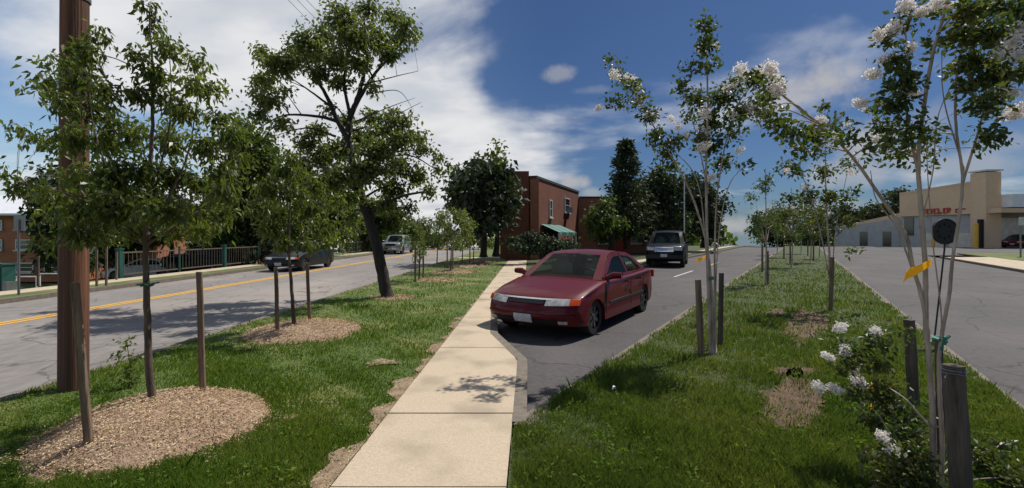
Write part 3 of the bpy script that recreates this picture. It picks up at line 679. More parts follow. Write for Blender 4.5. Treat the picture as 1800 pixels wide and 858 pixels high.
bgtree('broadleaf_tree', 66, 1345, 440, dome(1355, 405, 42, 28, 14, .36, 16), 'distant round tree at the crest, left of the median', 'leaf_dark', .5, 45)
bgtree('broadleaf_tree', 80, 1580, 425, dome(1575, 365, 62, 36, 24, .3, 19), 'dark spreading tree behind the low shop wall', 'leaf_dark', .55, 46, depth=3)
bgtree('broadleaf_tree', 85, 1490, 425, dome(1490, 385, 50, 28, 16, .34, 20), 'farther dark tree at the left end of the shop wall', 'leaf_dark', .55, 47, depth=3)
bgtree('broadleaf_tree', 70, 1425, 438, dome(1425, 408, 44, 26, 14, .34, 29), 'distant low tree at the crest behind the far median trees', 'leaf_dark', .5, 51, depth=3)
# hedge bushes
for k, (px, py, rx, ry, Yb, lb) in enumerate(((925, 428, 38, 18, 25, 'low dark clipped bush at the left foot of the brick building'), (965, 431, 30, 14, 26, 'dark bush in the middle below the green awning'), (1003, 431, 22, 12, 28, 'small dark bush at the right end below the green awning'))):
    bgtree('bush', Yb, px + 5, py + 24, dome(px, py, rx, ry, 12, .42, 50 + k), lb, 'leaf_dark', .16, 60 + k, trunk=.05, group='bushes before the brick building', fill=.9, cat='bush', depth=.7, bark='bark')

# ------------------------------------------------------------------ crape myrtles
MY1 = [(1565,62,18,12),(1590,40,24,12),(1625,14,26,10),(1578,102,22,18),(1592,140,28,22),(1575,182,28,20),(1545,182,14,12),(1556,222,22,14),(1605,232,22,20),(1640,240,20,8),(1590,268,22,12),(1535,270,14,8),(1522,250,12,8),
 (1700,18,30,18),(1740,12,34,20),(1782,18,24,18),(1690,60,24,20),(1738,55,36,26),(1715,105,28,26),(1752,130,30,26),(1700,150,16,20),(1735,180,28,18),(1705,188,10,10),(1772,85,22,22),(1740,236,20,20),(1652,72,14,12),(1668,120,8,12),(1760,195,16,10),(1815,40,30,26),(1830,120,24,30),
 (1358,150,18,14),(1342,172,16,12),(1372,215,18,14),(1402,232,22,14),(1432,242,20,14),(1412,262,18,10),(1385,240,14,12),(1490,236,14,10),(1466,216,12,10),(1340,190,10,8),(1355,200,14,8),(1640,265,14,8),(1625,290,14,6),(1555,245,16,10)]
LOW = [(1480,650,18,10,.5),(1530,700,20,14,.3),(1600,760,26,20,.1),(1560,850,30,20,.0),(1700,790,20,16,.1),(1740,810,34,20,.1),(1780,840,34,20,.0),(1760,780,20,12,.3),(1620,840,20,20,.0),(1500,560,12,8,.8),(1520,800,14,12,.1),(1500,620,26,14,.5),(1530,600,18,12,.5),(1560,600,18,14,.4),(1475,600,14,8,.6),(1540,640,26,16,.4),(1500,690,20,14,.5),(1560,690,30,20,.3),(1590,730,26,24,.2),(1540,740,24,18,.3),(1610,800,26,26,.0),(1580,830,24,20,.0),(1560,790,14,14,.0),(1590,585,12,10,.5)]
FL1 = [(1565,55,12),(1592,12,11),(1545,62,8),(1557,104,8),(1535,130,10),(1515,183,9),(1604,166,8),(1790,55,11),(1778,76,11),(1786,100,10),(1780,130,12),(1775,166,11),(1784,198,13),(1762,118,9),(1538,245,7),(1620,20,9),(1648,8,8),(1700,72,8),(1366,152,12),(1354,122,11),(1445,210,6),(1470,238,7),(1590,160,10),(1600,85,7),(1672,10,8),(1750,100,9),(1760,150,10)]
FL2 = [(1477,577,8,.5),(1540,582,7,.5),(1485,617,7,.5),(1456,627,7,.5),(1438,680,8,.5),(1468,684,8,.5),(1510,672,9,.5),(1577,715,7,.3),(1552,768,8,.0),(1566,792,10,.0),(1503,655,5,.5)]
make_tree('crape_myrtle', 2.75, [([(1640,880),(1640,760),(1634,640),(1627,560),(1626,470),(1618,360),(1614,270),(1625,180),(1638,100),(1655,40),(1675,-40)], .018, .008),
   ([(1654,885),(1656,790),(1652,700),(1650,640),(1656,585),(1668,520),(1675,450),(1686,380),(1692,310),(1680,220),(1682,130),(1702,40)], .0135, .006),
   ([(1632,600),(1622,530),(1605,470),(1590,410),(1550,350),(1505,285),(1460,235),(1410,195),(1366,160)], .013, .007),
   ([(1616,310),(1600,240),(1592,170),(1595,100),(1590,45)], .009, .004), ([(1606,480),(1575,400),(1540,350),(1530,300)], .006, .002), ([(1692,320),(1720,230),(1740,150),(1760,60)], .008, .003), ([(1617,400),(1640,300),(1650,200),(1700,100)], .004, .002),
   ([(1640,755),(1612,725),(1590,700),(1560,680,.3)], .008, .003), ([(1640,860),(1590,800),(1540,720,.3),(1500,640,.5),(1480,590,.5)], .006, .003), ([(1640,850),(1600,760,.2),(1560,650,.4),(1545,590,.5)], .006, .003), ([(1640,880),(1600,840),(1565,800,.0)], .007, .003), ([(1560,680,.3),(1500,680,.5),(1445,690,.5)], .004, .002),
   ([(1650,640),(1655,560),(1640,430),(1632,330),(1628,250)], .005, .002), ([(1695,300),(1660,180),(1655,90)], .005, .002)],
   MY1 + LOW, 'nearest crape myrtle with pale slim stems, white blossom and yellow ribbon', 'tree', 'crape myrtles on the median', bark='bark_pale', leaf='leaf_myrtle', dens=1.25, lsize=.042, lw=.55,
   depth=.28, seed=71, fill=.62, blen=.1, brad=.005, flowers=FL1 + FL2, droop=.2)
MY2 = [(1240,45,18,12),(1238,78,18,16),(1215,117,16,8),(1248,112,14,10),(1198,150,14,8),(1222,172,26,16),(1262,172,26,18),(1290,152,22,16),(1326,140,22,14),(1352,168,18,14),(1302,192,28,16),(1250,212,30,18),(1212,202,18,8),(1250,252,28,18),(1268,284,22,14),(1226,242,16,8),(1292,236,18,8),(1088,130,12,12),(1110,150,16,10),(1076,176,20,6),(1102,178,20,6),(1126,172,12,10),(1142,204,16,14),(1152,240,12,22),(1172,262,16,18),(1192,242,14,10),(1182,292,18,8),(1310,290,10,6),(1070,105,6,10),(1285,215,16,10)]
FLM2 = [(1081,132,8),(1107,138,8),(1120,152,6),(1052,190,6),(1145,205,9),(1233,90,6),(1260,82,5),(1240,200,9),(1300,122,10),(1314,134,10),(1352,128,10),(1280,155,9),(1240,232,8),(1192,224,6),(1235,258,9),(1320,190,9),(1205,242,6),(1248,312,8),(1332,128,8),(1272,170,8),(1290,205,7),(1180,210,5),(1300,265,6),(1365,140,8)]
make_tree('crape_myrtle', 6.3, [([(1250,624),(1246,520),(1243,420),(1241,300),(1244,180),(1240,50)], .03, .008), ([(1254,624),(1250,500),(1240,420),(1210,330),(1165,250),(1125,180),(1082,110)], .02, .006), ([(1258,622),(1256,480),(1262,330),(1290,200),(1330,140)], .016, .006),
   ([(1248,600),(1238,400),(1222,310),(1180,260)], .012, .005), ([(1256,600),(1262,430),(1280,330),(1310,290)], .010, .004), ([(1245,340),(1225,240),(1200,160)], .010, .004)],
   MY2, 'crape myrtle between two grey stakes left of the median centre, white blossom', 'tree', 'crape myrtles on the median', bark='bark_pale', leaf='leaf_myrtle', dens=1.2, lsize=.07, lw=.55, depth=.5, seed=72, fill=.55, blen=.2, brad=.006, flowers=FLM2, droop=.2, fsize=.7)
MY3 = [(1340,205,14,8),(1380,292,18,8),(1405,300,16,10),(1430,270,18,10),(1450,300,18,14),(1465,250,14,10),(1420,340,20,14),(1460,345,20,14),(1490,290,14,10),(1390,350,16,10),(1440,380,18,12),(1480,350,12,10),(1440,225,18,10),(1452,190,10,8),(1500,340,10,8),(1500,440,22,4),(1490,385,14,8)]
make_tree('crape_myrtle', 9.9, [([(1461,543),(1458,450),(1452,350),(1450,200)], .03, .007), ([(1460,500),(1440,400),(1415,320),(1385,280)], .014, .005), ([(1461,500),(1470,400),(1490,300)], .014, .005)],
   MY3, 'thinly leaved crape myrtle right of the median centre beside the kerb', 'tree', 'crape myrtles on the median', bark='bark_pale', leaf='leaf_myrtle', lsize=.10, lw=.55, depth=.6, seed=73, fill=.5, brad=.007, flowers=[(1440,210,6),(1405,262,5),(1452,235,5),(1495,302,5),(1385,300,5),(1490,215,5),(1415,330,5)], fsize=.5, droop=.2)
for k, (px, py, tp, w, lb) in enumerate(((1346, 500, 300, 34, 'slender crape myrtle left of the median centre, behind the two grey stakes'), (1392, 470, 330, 30, 'crape myrtle in the middle of the median, sixth from the camera'), (1425, 462, 335, 26, 'crape myrtle far along the median right of centre'),
        (1378, 452, 345, 24, 'crape myrtle far along the median left of centre'), (1408, 446, 350, 20, 'small crape myrtle near the crest of the median'), (1440, 455, 350, 20, 'pale stemmed crape myrtle near the right kerb far along the median'), (1366, 446, 362, 18, 'small crape myrtle near the left kerb at the crest'))):
    smalltree(px, py, tp, w, lb, 80 + k, 'leaf_myrtle', 'crape myrtles on the median', lsize=.12 + .02 * k, name='crape_myrtle', bark='bark_pale', dens=.62)
# stakes on the median
MG = 'wooden stakes on the median'
stake(P(1693, 905, 2.55), P(1676, 642, 2.5), .082, 'thick dark square stake with a wire at the bottom right', 'stake_grey', MG, rot=.25)
stake(P(1606, 712, 4.0), P(1598, 562, 3.95), .07, 'weathered split stake left of the nearest crape myrtle', 'stake_grey', MG)
stake(P(1655, 800, 3.2), P(1650, 600, 3.2), .04, 'thin grey stake directly behind the nearest crape myrtle tie', 'stake_grey', MG)
stake(P(1233, 628, 6.2), P(1227, 492, 6.2), .07, 'grey stake left of the myrtle nearest the red car', 'stake', MG)
stake(P(1266, 606, 6.7), P(1268, 480, 6.7), .06, 'dark stake right of the myrtle nearest the red car', 'stake_grey', MG)
stake(P(1460, 545, 9.8), P(1463, 452, 9.8), .07, 'brown stake beside the thinly leaved myrtle right of centre', 'stake', MG)
for px, py, h, lb in ((1349, 500, 1.1, 'pale stake by the slender myrtle left of the median centre'), (1389, 463, 1.2, 'stake in the middle of the median below the crest'), (1378, 455, 1.2, 'thin stake just left of the middle of the median'), (1430, 459, 1.3, 'stake far along the median right of centre'), (1340, 478, 1.2, 'thin dark stake near the left kerb of the median'), (1420, 450, 1.2, 'small stake near the crest of the median')):
    g = G(px, py); stake(g, g + (0, 0, h), .07, lb, 'stake', MG)
m = MB(); c = P(1677, 655, 2.505)
m.tube([c + np.array([math.cos(t) * .056, math.sin(t) * .056, .004 * math.sin(2 * t)]) for t in np.linspace(0, 6.3, 18)], .003, 4)
m.tube([c + np.array([math.cos(t) * .057, math.sin(t) * .057, .018]) for t in np.linspace(0, 6.3, 18)], .003, 4)
m.tube([c + (-.06, -.02, .0), c + (-.08, -.03, -.02), c + (-.075, -.02, -.05)], .003, 4)
tag(m.build('wire_loop', M['grey_metal']), 'twisted wire round the top of the thick dark stake', 'wire')
# teal tie
m = MB(); c = P(1648, 597, 2.78)
m.tube([c + np.array([math.cos(t) * .038, math.sin(t) * .03, .006 * math.sin(2 * t)]) for t in np.linspace(0, 6.3, 16)], .014, 7)
m.box(c + (.005, -.03, 0), (.03, .02, .05), .3); m.tube([c + (0, -.03, -.01), c + (-.02, -.05, -.05)], .008, 5); m.tube([c + (.01, -.03, 0), c + (.045, -.03, .03)], .008, 5)
tag(m.build('tree_tie', M['teal_tie'], smooth=True, angle=40), 'teal green knotted tie holding the nearest myrtle stems to its stake', 'tree tie')
# yellow ribbon
def ribbon(a, b, w, label, nm='marker_ribbon'):
    a = np.array(a, float); b = np.array(b, float); m = MB(); n = 7; V = []
    up = np.array([.25, 0, 1.]); up /= np.linalg.norm(up)
    for i in range(n):
        t = i / (n - 1); c = a + (b - a) * t + np.array([0, .012 * math.sin(t * 5), .004 * math.sin(t * 9)])
        for s1 in (-.5, .5):
            for dy in (-.001, .001): V.append(c + up * w * s1 * (.85 + .2 * math.sin(3 * t + 1)) + (0, dy, 0))
    f = []
    for i in range(n - 1):
        o = i * 4
        f += [(o, o + 2, o + 6, o + 4), (o + 1, o + 5, o + 7, o + 3), (o, o + 4, o + 5, o + 1), (o + 2, o + 3, o + 7, o + 6)]
    m.addl(np.array(V), f + [(0, 1, 3, 2), ((n - 1) * 4, (n - 1) * 4 + 2, (n - 1) * 4 + 3, (n - 1) * 4 + 1)])
    tag(m.build(nm, M['ribbon']), label, 'ribbon')
ribbon(P(1590, 488, 2.68), P(1634, 462, 2.70), .062, 'yellow ribbon across the stems of the nearest crape myrtle')
ribbon(P(1224, 460, 6.2), P(1240, 451, 6.2), .05, 'small yellow ribbon on the stem of the myrtle nearest the red car')
m = MB(); m.tube([P(1531, 722, 3.45), P(1532, 672, 3.4)], .004, 5); m.box(P(1533, 682, 3.4), (.012, .004, .06)); tag(m.build('marker_flag', M['ribbon']), 'thin yellow marker wire standing in the low blossom branches', 'marker flag')
m = MB(); m.tube([P(1250, 492, 6.25), P(1250, 486, 6.25)], .03, 7); tag(m.build('tree_tie', M['teal_tie']), 'small teal tie round the stems between the two grey stakes', 'tree tie')
# litter
m = MB(); g = G(1080, 682, .06); r = np.random.default_rng(9)
V = g + r.normal(size=(7, 3)) * np.array([.03, .02, .014]); m.addl(V, [(0, 1, 2), (1, 3, 2), (2, 3, 4), (3, 5, 4), (4, 5, 6), (0, 2, 6), (0, 6, 5), (0, 5, 1), (1, 5, 3), (2, 4, 6)])
tag(m.build('paper_scrap', M['paper']), 'crumpled white scrap lying in the median grass near the kerb', 'litter')
# round sign
root = empty('round_sign', P(1643, 590, 7.0), 'black round plate on a thin leaning pole seen behind the nearest myrtle', 'sign')
og = P(1643, 590, 7.0)
m = MB(); m.tube([P(1643, 592, 7.15), P(1660, 440, 7.15), P(1663, 385, 7.15)], .012, 6); m.build('pole', M['black_metal'], root, origin=og)
m = MB(); c = P(1662, 407, 7.1); m.tube([c, c + (0, .03, 0)], .20, 24); m.build('plate', M['black_metal'], root, origin=og)
m = MB()
for a in range(8): 
    t = a * math.pi / 4; m.box(c + np.array([math.cos(t) * .11, -.008, math.sin(t) * .11]), (.035, .012, .035), 0)
m.tube([c + np.array([math.cos(t) * .195, -.004, math.sin(t) * .195]) for t in np.linspace(0, 6.2832, 25)], .008, 5)
m.build('rim', M['plastic'], root, origin=og)

# ------------------------------------------------------------------ cars
def car(kind, loc, heading, paint, label, cat, name, detail=True, scale=1.0, group=None):
    """local axes: x forward, y left, z up"""
    if kind == 'sedan':
        Lf, w, arch, xf, xr, rw = 2.2, .86, .36, 1.35, -1.30, .31
        prof = [(2.12,.24),(2.20,.34),(2.21,.46),(2.17,.56),(2.10,.66),(1.98,.735),(1.6,.82),(1.1,.90),(.98,.925),(.3,.93),(-.5,.94),(-1.4,.965),(-1.5,.975),(-2.0,.965),(-2.12,.92),(-2.19,.75),(-2.2,.5),(-2.14,.3),(-2.0,.24)]
        gh = [(1.0,.915,.78),(.62,1.16,.69),(.28,1.35,.61),(.05,1.40,.59),(-.35,1.42,.585),(-.75,1.39,.59),(-1.0,1.31,.61),(-1.55,.965,.76)]
        wb, wsh = .2, (0, 2); side = [((.80,.955),(.30,1.28),(-.28,1.345),(-.33,.955)), ((-.40,.955),(-.36,1.345),(-.80,1.31),(-1.22,1.0))]
    elif kind == 'suv':
        Lf, w, arch, xf, xr, rw = 2.35, .93, .43, 1.45, -1.40, .38
        prof = [(2.25,.32),(2.33,.42),(2.34,.62),(2.30,.85),(2.26,1.0),(2.15,1.07),(1.6,1.12),(1.05,1.16),(.9,1.17),(0,1.17),(-1.2,1.18),(-2.2,1.18),(-2.3,1.1),(-2.34,.8),(-2.33,.45),(-2.2,.33)]
        gh = [(1.0,1.15,.84),(.75,1.42,.78),(.5,1.72,.71),(.25,1.80,.69),(-.6,1.83,.69),(-1.6,1.81,.69),(-2.0,1.76,.70),(-2.25,1.17,.82)]
        side = [((.80,1.21),(.45,1.66),(-.25,1.73),(-.3,1.21)), ((-.38,1.21),(-.34,1.73),(-1.2,1.73),(-1.25,1.21)), ((-1.33,1.21),(-1.3,1.72),(-1.85,1.70),(-2.05,1.21))]
    else:  # pickup
        Lf, w, arch, xf, xr, rw = 2.6, .93, .43, 1.7, -1.55, .38
        prof = [(2.5,.34),(2.58,.45),(2.58,.7),(2.52,.95),(2.4,1.02),(1.8,1.07),(1.3,1.1),(.6,1.12),(-.2,1.12),(-.9,1.12),(-2.4,1.12),(-2.55,1.1),(-2.6,.8),(-2.58,.45),(-2.45,.36)]
        gh = [(1.25,1.1,.84),(1.0,1.4,.78),(.75,1.66,.72),(.4,1.74,.70),(-.3,1.75,.70),(-.75,1.70,.71),(-.95,1.12,.82)]
        side = [((1.05,1.16),(.72,1.58),(.15,1.66),(.1,1.16)), ((.03,1.16),(.08,1.66),(-.6,1.64),(-.78,1.16))]
    zb = prof[0][1] - .03
    def archpts(xc):
        a = np.linspace(0, math.pi, 13); return [(xc - arch * math.cos(t), max(zb, rw + arch * math.sin(t))) for t in a]
    bottom = [(xr - arch - .02, zb)] + archpts(xr) + [(xr + arch + .02, zb), (xf - arch - .02, zb)] + archpts(xf) + [(xf + arch + .02, zb)]
    outline = np.array(prof + bottom)
    ht = outline[:, 1].max(); mid = np.array([0, .6])
    lev = [(-1, .985, .03), (-.975, 1.0, .0), (-.85, 1, 0), (-.5, 1, 0), (0, 1, 0), (.5, 1, 0), (.85, 1, 0), (.975, 1, 0), (1, .985, .03)]
    body = MB(); V = []
    for (ty, s_, ins) in lev:
        for (x, z) in outline:
            zz = z
            if z > .55: zz = z - .045 * abs(ty) ** 3 * (1 if abs(x) < Lf * .95 else .4) - (.03 if abs(ty) == 1 and z > .8 else 0)
            e = max(0, (abs(x) - Lf * .62) / (Lf * .38)); xx = x - math.copysign(1, x) * e * .26 * abs(ty) ** 3.0
            wy = w * ty * (1 - .07 * e * (1 if x > 0 else .8)) * (1 - .03 * max(0, (z - .55)))
            V.append((xx, wy, zz))
    n = len(outline); nl = len(lev)
    fs = [(k * n + i, k * n + (i + 1) % n, (k + 1) * n + (i + 1) % n, (k + 1) * n + i) for k in range(nl - 1) for i in range(n)]
    fs += [tuple(range(n))[::-1], tuple(range((nl - 1) * n, nl * n))]
    body.addl(np.array(V) * 1.0, fs)
    root = empty(name, loc, label, cat, group, rz=math.atan2(heading[1], heading[0])); root.scale = (scale, scale, scale * (.93 if kind == 'sedan' and scale == 1.10 else 1))
    body.build('body', M[paint], root, smooth=True, angle=52)
    # dark inner underbody behind the arches
    m = MB(); m.box((0, 0, zb + .22), (Lf * 1.75, w * 1.5, .40)); m.build('underbody', M['plastic'], root)
    # cabin : roof and pillars as frame, glass as panes
    g = MB(); hw = [.0, .45, .8, 1.0]; V = []; ng = len(gh)
    cols = [-1, -.8, -.4, 0, .4, .8, 1]
    for (x, z, h) in gh:
        for c in cols: V.append((x + (-.03 if x > 0 else .03) * c * c * 0 - (.06 * c * c if x > .2 else 0), h * c, z - .035 * c * c * (1 if z > gh[0][1] + .1 else .3)))
    nc = len(cols)
    roof_rows = [i for i in range(ng - 1) if gh[i][1] > gh[0][1] + .36 * (gh[4][1] - gh[0][1]) + .15]
    ws_rows = [i for i in range(ng - 1) if i < roof_rows[0]]; rr_rows = [ng - 2]
    roof_rows = [i for i in roof_rows if i not in rr_rows]
    fr = []
    for i in roof_rows: fr += [(i * nc + c, i * nc + c + 1, (i + 1) * nc + c + 1, (i + 1) * nc + c) for c in range(nc - 1)]
    for i in ws_rows + rr_rows: fr += [(i * nc + c, i * nc + c + 1, (i + 1) * nc + c + 1, (i + 1) * nc + c) for c in (0, nc - 2)]
    g.addl(np.array(V), fr)
    g.build('roof', M[paint], root, smooth=True, angle=35)
    # glass front/back
    for rows, nm in ((ws_rows, 'windshield'), (rr_rows, 'rear_window')):
        q = MB(); q.addl(np.array(V) , [(i * nc + c, i * nc + c + 1, (i + 1) * nc + c + 1, (i + 1) * nc + c) for i in rows for c in range(1, nc - 2)])
        q.build(nm, M['glass'], root, smooth=True)
    # sides: pillars painted + side panes
    gz_ = np.array([(a[0] - (.06 if a[0] > .2 else 0), a[1] - (.035 if a[1] > gh[0][1] + .1 else .01), a[2]) for a in gh])
    bz = gh[0][1]; tz = gh[4][1]; hb, htp = gh[0][2], gh[4][2]
    hwid = lambda z: np.interp(z, [bz, tz], [hb + .015, htp + .004])
    for sgn in (-1, 1):
        # pillar frame: outer polygon minus panes, made from strips around each pane
        out = [(p[0], p[1]) for p in gz_]; out = out + [(gh[-1][0], bz - .04), (gh[0][0] - .05, bz - .04)]
        fr = MB()
        def bar(a, b, t):
            a = np.array(a); b = np.array(b); d = b - a; d = d / (np.linalg.norm(d) + 1e-9); nn = np.array([-d[1], d[0]]) * t / 2
            poly = [a - nn, b - nn, b + nn, a + nn]
            pp = [(p[0], sgn * (hwid(p[1]) - .012), p[1]) for p in poly]
            fr.prism(pp, (0, sgn * .016, 0))
        for i in range(len(gz_) - 1): bar(gz_[i][:2] - (0, .045), gz_[i + 1][:2] - (0, .045), .075)
        bar((gh[0][0] - .1, bz + .005), (gh[-1][0] + .05, bz + .02), .07)
        for i in range(len(side) - 1):
            a = side[i][3]; b = side[i][2]; c = side[i + 1][0]; d = side[i + 1][1]
            bar(((a[0] + c[0]) / 2, a[1] - .02), ((b[0] + d[0]) / 2, b[1] + .03), .07)
        last = side[-1]; 
        fr.prism([(p[0], sgn * (hwid(p[1]) - .010), p[1]) for p in (last[3], last[2], (gz_[-2][0], gz_[-2][1] - .02), (gz_[-1][0] + .05, bz + .02))], (0, sgn * .013, 0))
        fr.build('pillar_frame', M[paint if kind != 'suv' else 'plastic'], root)
        for pl in side:
            q = MB(); pp = [(p[0], sgn * (hwid(p[1]) - .004), p[1]) for p in pl]; q.prism(pp, (0, sgn * .004, 0)); q.build('side_window', M['glass'], root)
    # interior
    m = MB()
    for sx in (.05, -.75) if kind == 'sedan' else (.2, -.7):
        for sy in (-.36, .36): m.box((sx, sy, bz - .02), (.18, .46, .5)); m.box((sx - .03, sy, bz + .28), (.10, .24, .16))
    m.box((0, 0, bz - .30), (2.2, w * 1.6, .3)); m.box((.75 if kind == 'sedan' else .8, 0, bz - .07), (.4, w * 1.55, .12))
    m.build('seats', M['seat'], root)
    sw = MB(); sw.tube([(.5 , .36 + .17 * math.cos(t), bz - .02 + .17 * math.sin(t)) for t in np.linspace(0, 6.3, 18)], .015, 5); sw.build('steering_wheel', M['plastic'], root)
    # wheels
    for xw in (xf, xr):
        for sy in (-1, 1):
            wm = MB(); th = np.linspace(0, 2 * math.pi, 29)[:-1]; pr = [(-.10, rw * .62), (-.10, rw * .93), (-.07, rw), (.07, rw), (.10, rw * .93), (.10, rw * .62)]
            V2 = [(rad * math.cos(t), yy, rad * math.sin(t)) for (yy, rad) in pr for t in th]; k = 28
            wm.add(V2, [(i * k + j, i * k + (j + 1) % k, (i + 1) * k + (j + 1) % k, (i + 1) * k + j) for i in range(5) for j in range(k)])
            we = bpy.data.objects.new('wheel', None); COL.objects.link(we); we.parent = root; we.location = (xw, sy * (w - .13), rw)
            wm.build('tyre', M['tyre'], we, smooth=True, angle=40)
            rm = MB(); yo = sy * .085; rm.tube([(0, yo - sy * .05, 0), (0, yo - sy * .02, 0)], rw * .63, 24)
            for a in range(7):
                t = a * 2 * math.pi / 7; rm.prism([(rw * .1 * math.cos(t - 1), yo - sy * .01, rw * .1 * math.sin(t - 1)), (rw * .62 * math.cos(t - .16), yo, rw * .62 * math.sin(t - .16)), (rw * .62 * math.cos(t + .16), yo, rw * .62 * math.sin(t + .16)), (rw * .1 * math.cos(t + 1), yo - sy * .01, rw * .1 * math.sin(t + 1))], (0, -sy * .02, 0))
            rm.tube([(0, yo - sy * .02, 0), (0, yo + sy * .006, 0)], rw * .16, 12)
            rm.build('rim', M['rim'], we)
    # lamps, bumper trim, plate
    zf = {'sedan': .60, 'suv': .92, 'pickup': .88}[kind]; xfr = Lf
    def onnose(y, z):     # x of the nose surface at y,z
        zs = [p[1] for p in prof[:7]]; xs = [p[0] for p in prof[:7]]
        x = float(np.interp(z, zs, xs)); ty = abs(y) / w; e = max(0, (x - Lf * .62) / (Lf * .38)); return x - e * .26 * ty ** 3
    def nosepatch(y0, y1, z0, z1, pr, nm, mt, n=6, tilt=0):
        q = MB(); V3 = []
        for i in range(n + 1):
            y_ = y0 + (y1 - y0) * i / n
            for z_ in (z0, (z0 + z1) / 2, z1):
                V3.append((onnose(y_, z_) + pr, y_ * (1 - .04), z_ + tilt * i / n))
        f3 = []
        for i in range(n):
            for j in range(2): f3.append((i * 3 + j, i * 3 + 3 + j, i * 3 + 4 + j, i * 3 + 1 + j))
        q.add(V3, f3)
        nv = len(V3)
        V4 = [(a[0] - .06, a[1], a[2]) for a in V3]; rim = [0] + [i * 3 for i in range(1, n + 1)] + [n * 3 + 1, n * 3 + 2] + [i * 3 + 2 for i in range(n - 1, -1, -1)] + [1]
        q.addl(np.array(V3 + V4), [(rim[i], rim[(i + 1) % len(rim)], nv + rim[(i + 1) % len(rim)], nv + rim[i]) for i in range(len(rim))])
        return q.build(nm, M[mt], root, smooth=True, angle=40)
    for sy in (-1, 1):
        if kind == 'sedan':
            nosepatch(sy * .36, sy * .72, .575, .675, .012, 'headlight', 'lens', tilt=.01); nosepatch(sy * .725, sy * .84, .585, .675, .014, 'turn_signal', 'amber', 3)
        else: nosepatch(sy * .48, sy * .86, zf - .08, zf + .08, .012, 'headlight', 'lens')
        q = MB(); q.box((-Lf + .05, sy * w * .78, {'sedan': .8, 'suv': 1.0, 'pickup': .95}[kind]), (.08, .25, .16)); q.build('taillight', M['taillight'], root)
        q = MB(); xm = gh[0][0] - .28; q.tube([(xm, sy * w * .93, bz + .02), (xm + .01, sy * (w + .06), bz + .07), (xm, sy * (w + .20), bz + .075)], [.05, .065, .055], 8); q.build('side_mirror', M[paint], root, smooth=True)
    if kind == 'sedan':
        nosepatch(-.33, .33, .60, .655, .010, 'grille', 'plastic'); nosepatch(-.80, .80, .40, .43, .012, 'bumper_strip', 'red_paint' if paint == 'red_paint' else 'plastic', 10)
        nosepatch(-.55, .55, .27, .35, .010, 'lower_grille', 'plastic')
        nosepatch(-.72, .72, .665, .685, .012, 'chrome_strip', 'chrome', 10)
        for sy in (-1, 1): nosepatch(sy * .58, sy * .70, .28, .335, .016, 'fog_light', 'lens', 3)
    elif kind == 'suv':
        nosepatch(-.45, .45, zf - .14, zf + .09, .014, 'grille', 'chrome'); nosepatch(-.92, .92, .45, .62, .02, 'bumper', 'plastic', 10)
        for k in range(3): nosepatch(-.42, .42, zf - .11 + .06 * k, zf - .09 + .06 * k, .02, 'grille_bar', 'plastic')
    else:
        nosepatch(-.45, .45, zf - .12, zf + .08, .014, 'grille', 'plastic'); nosepatch(-.92, .92, .45, .6, .02, 'bumper', 'chrome', 10)
    pz = {'sedan': .36, 'suv': .60, 'pickup': .53}[kind]
    nosepatch(-.16, .16, pz - .07, pz + .07, .035, 'license_plate', 'plate', 2)
    # door seams and handles
    if detail:
        for sgn in (-1, 1):
            sm = MB(); ws = w * (1 - .0) + .001
            for xs in (side[0][0][0] + .12, (side[0][3][0] + side[1][0][0]) / 2, side[1][3][0] + .05):
                sm.box((xs, sgn * (ws - .002), (zb + bz) / 2 + .02), (.012, .01, bz - zb - .16))
            sm.box(((side[0][0][0] + side[1][3][0]) / 2, sgn * (ws - .001), zb + .28), (side[0][0][0] - side[1][3][0] - .1, .016, .04))
            sm.build('door_seam', M['plastic'], root)
            for xs in (side[0][3][0] + .12, side[1][3][0] + .2):
                h = MB(); h.box((xs, sgn * (ws + .008), bz - .12), (.16, .03, .03)); h.build('door_handle', M[paint], root)
    return root
def dirn(a): return (math.cos(a), math.sin(a))
hR = np.array([-.54, -.842])
rear = G(1108, 540, -.13); fwd = hR; rightside = np.array([-fwd[1], fwd[0]])   # vehicle's left normal
c = rear[:2] + fwd * 1.30 * 1.10 - rightside * (.84) + np.array([.08, -.62])
car('sedan', (c[0], c[1], -.126), hR, 'red_paint', 'dark red four door sedan driving along the near lane beside the median', 'car', 'red_sedan', scale=1.10, group=None)
g = G(1168, 472, -.13)
car('suv', (9.05, 26.4, -.126), (-.40, -.917), 'black_paint', 'black boxy off-road vehicle with chrome grille behind the red sedan', 'car', 'black_suv', scale=1.1)
car('sedan', (-10.9, 23.6, -.126), (-.0375, -1), 'grey_paint', 'dark grey sedan on the far lane of the pale road', 'car', 'grey_sedan', scale=1.02)
car('pickup', (-10.6, 42.5, -.126), (-.0375, -1), 'silver_paint', 'silver pickup coming down the far lane behind the leaning trunk', 'car', 'silver_pickup')
x = (362 - 900) / 800 * 27; car('pickup', (x, 27, gz(x, 27) - .05), (-.95, -.3), 'black_paint', 'dark pickup parked behind the fence right of the green fence column', 'car', 'parked_car', False, .85, 'cars parked behind the fence')
x = (306 - 900) / 800 * 28; car('sedan', (x, 28, gz(x, 28) - .05), (-.9, -.4), 'red_paint', 'red car parked behind the fence between the green columns', 'car', 'parked_car', False, .9, 'cars parked behind the fence')
x = (252 - 900) / 800 * 27; car('sedan', (x, 27, gz(x, 27) - .05), (-.9, -.4), 'white_car', 'white car parked behind the fence left of the green column', 'car', 'parked_car', False, .85, 'cars parked behind the fence')
car('sedan', (66.2, 59.5, -.05), (-.86, -.5), 'red_paint', 'dark red car parked under the shop canopy at the right edge', 'car', 'parked_car', False, 1.2)

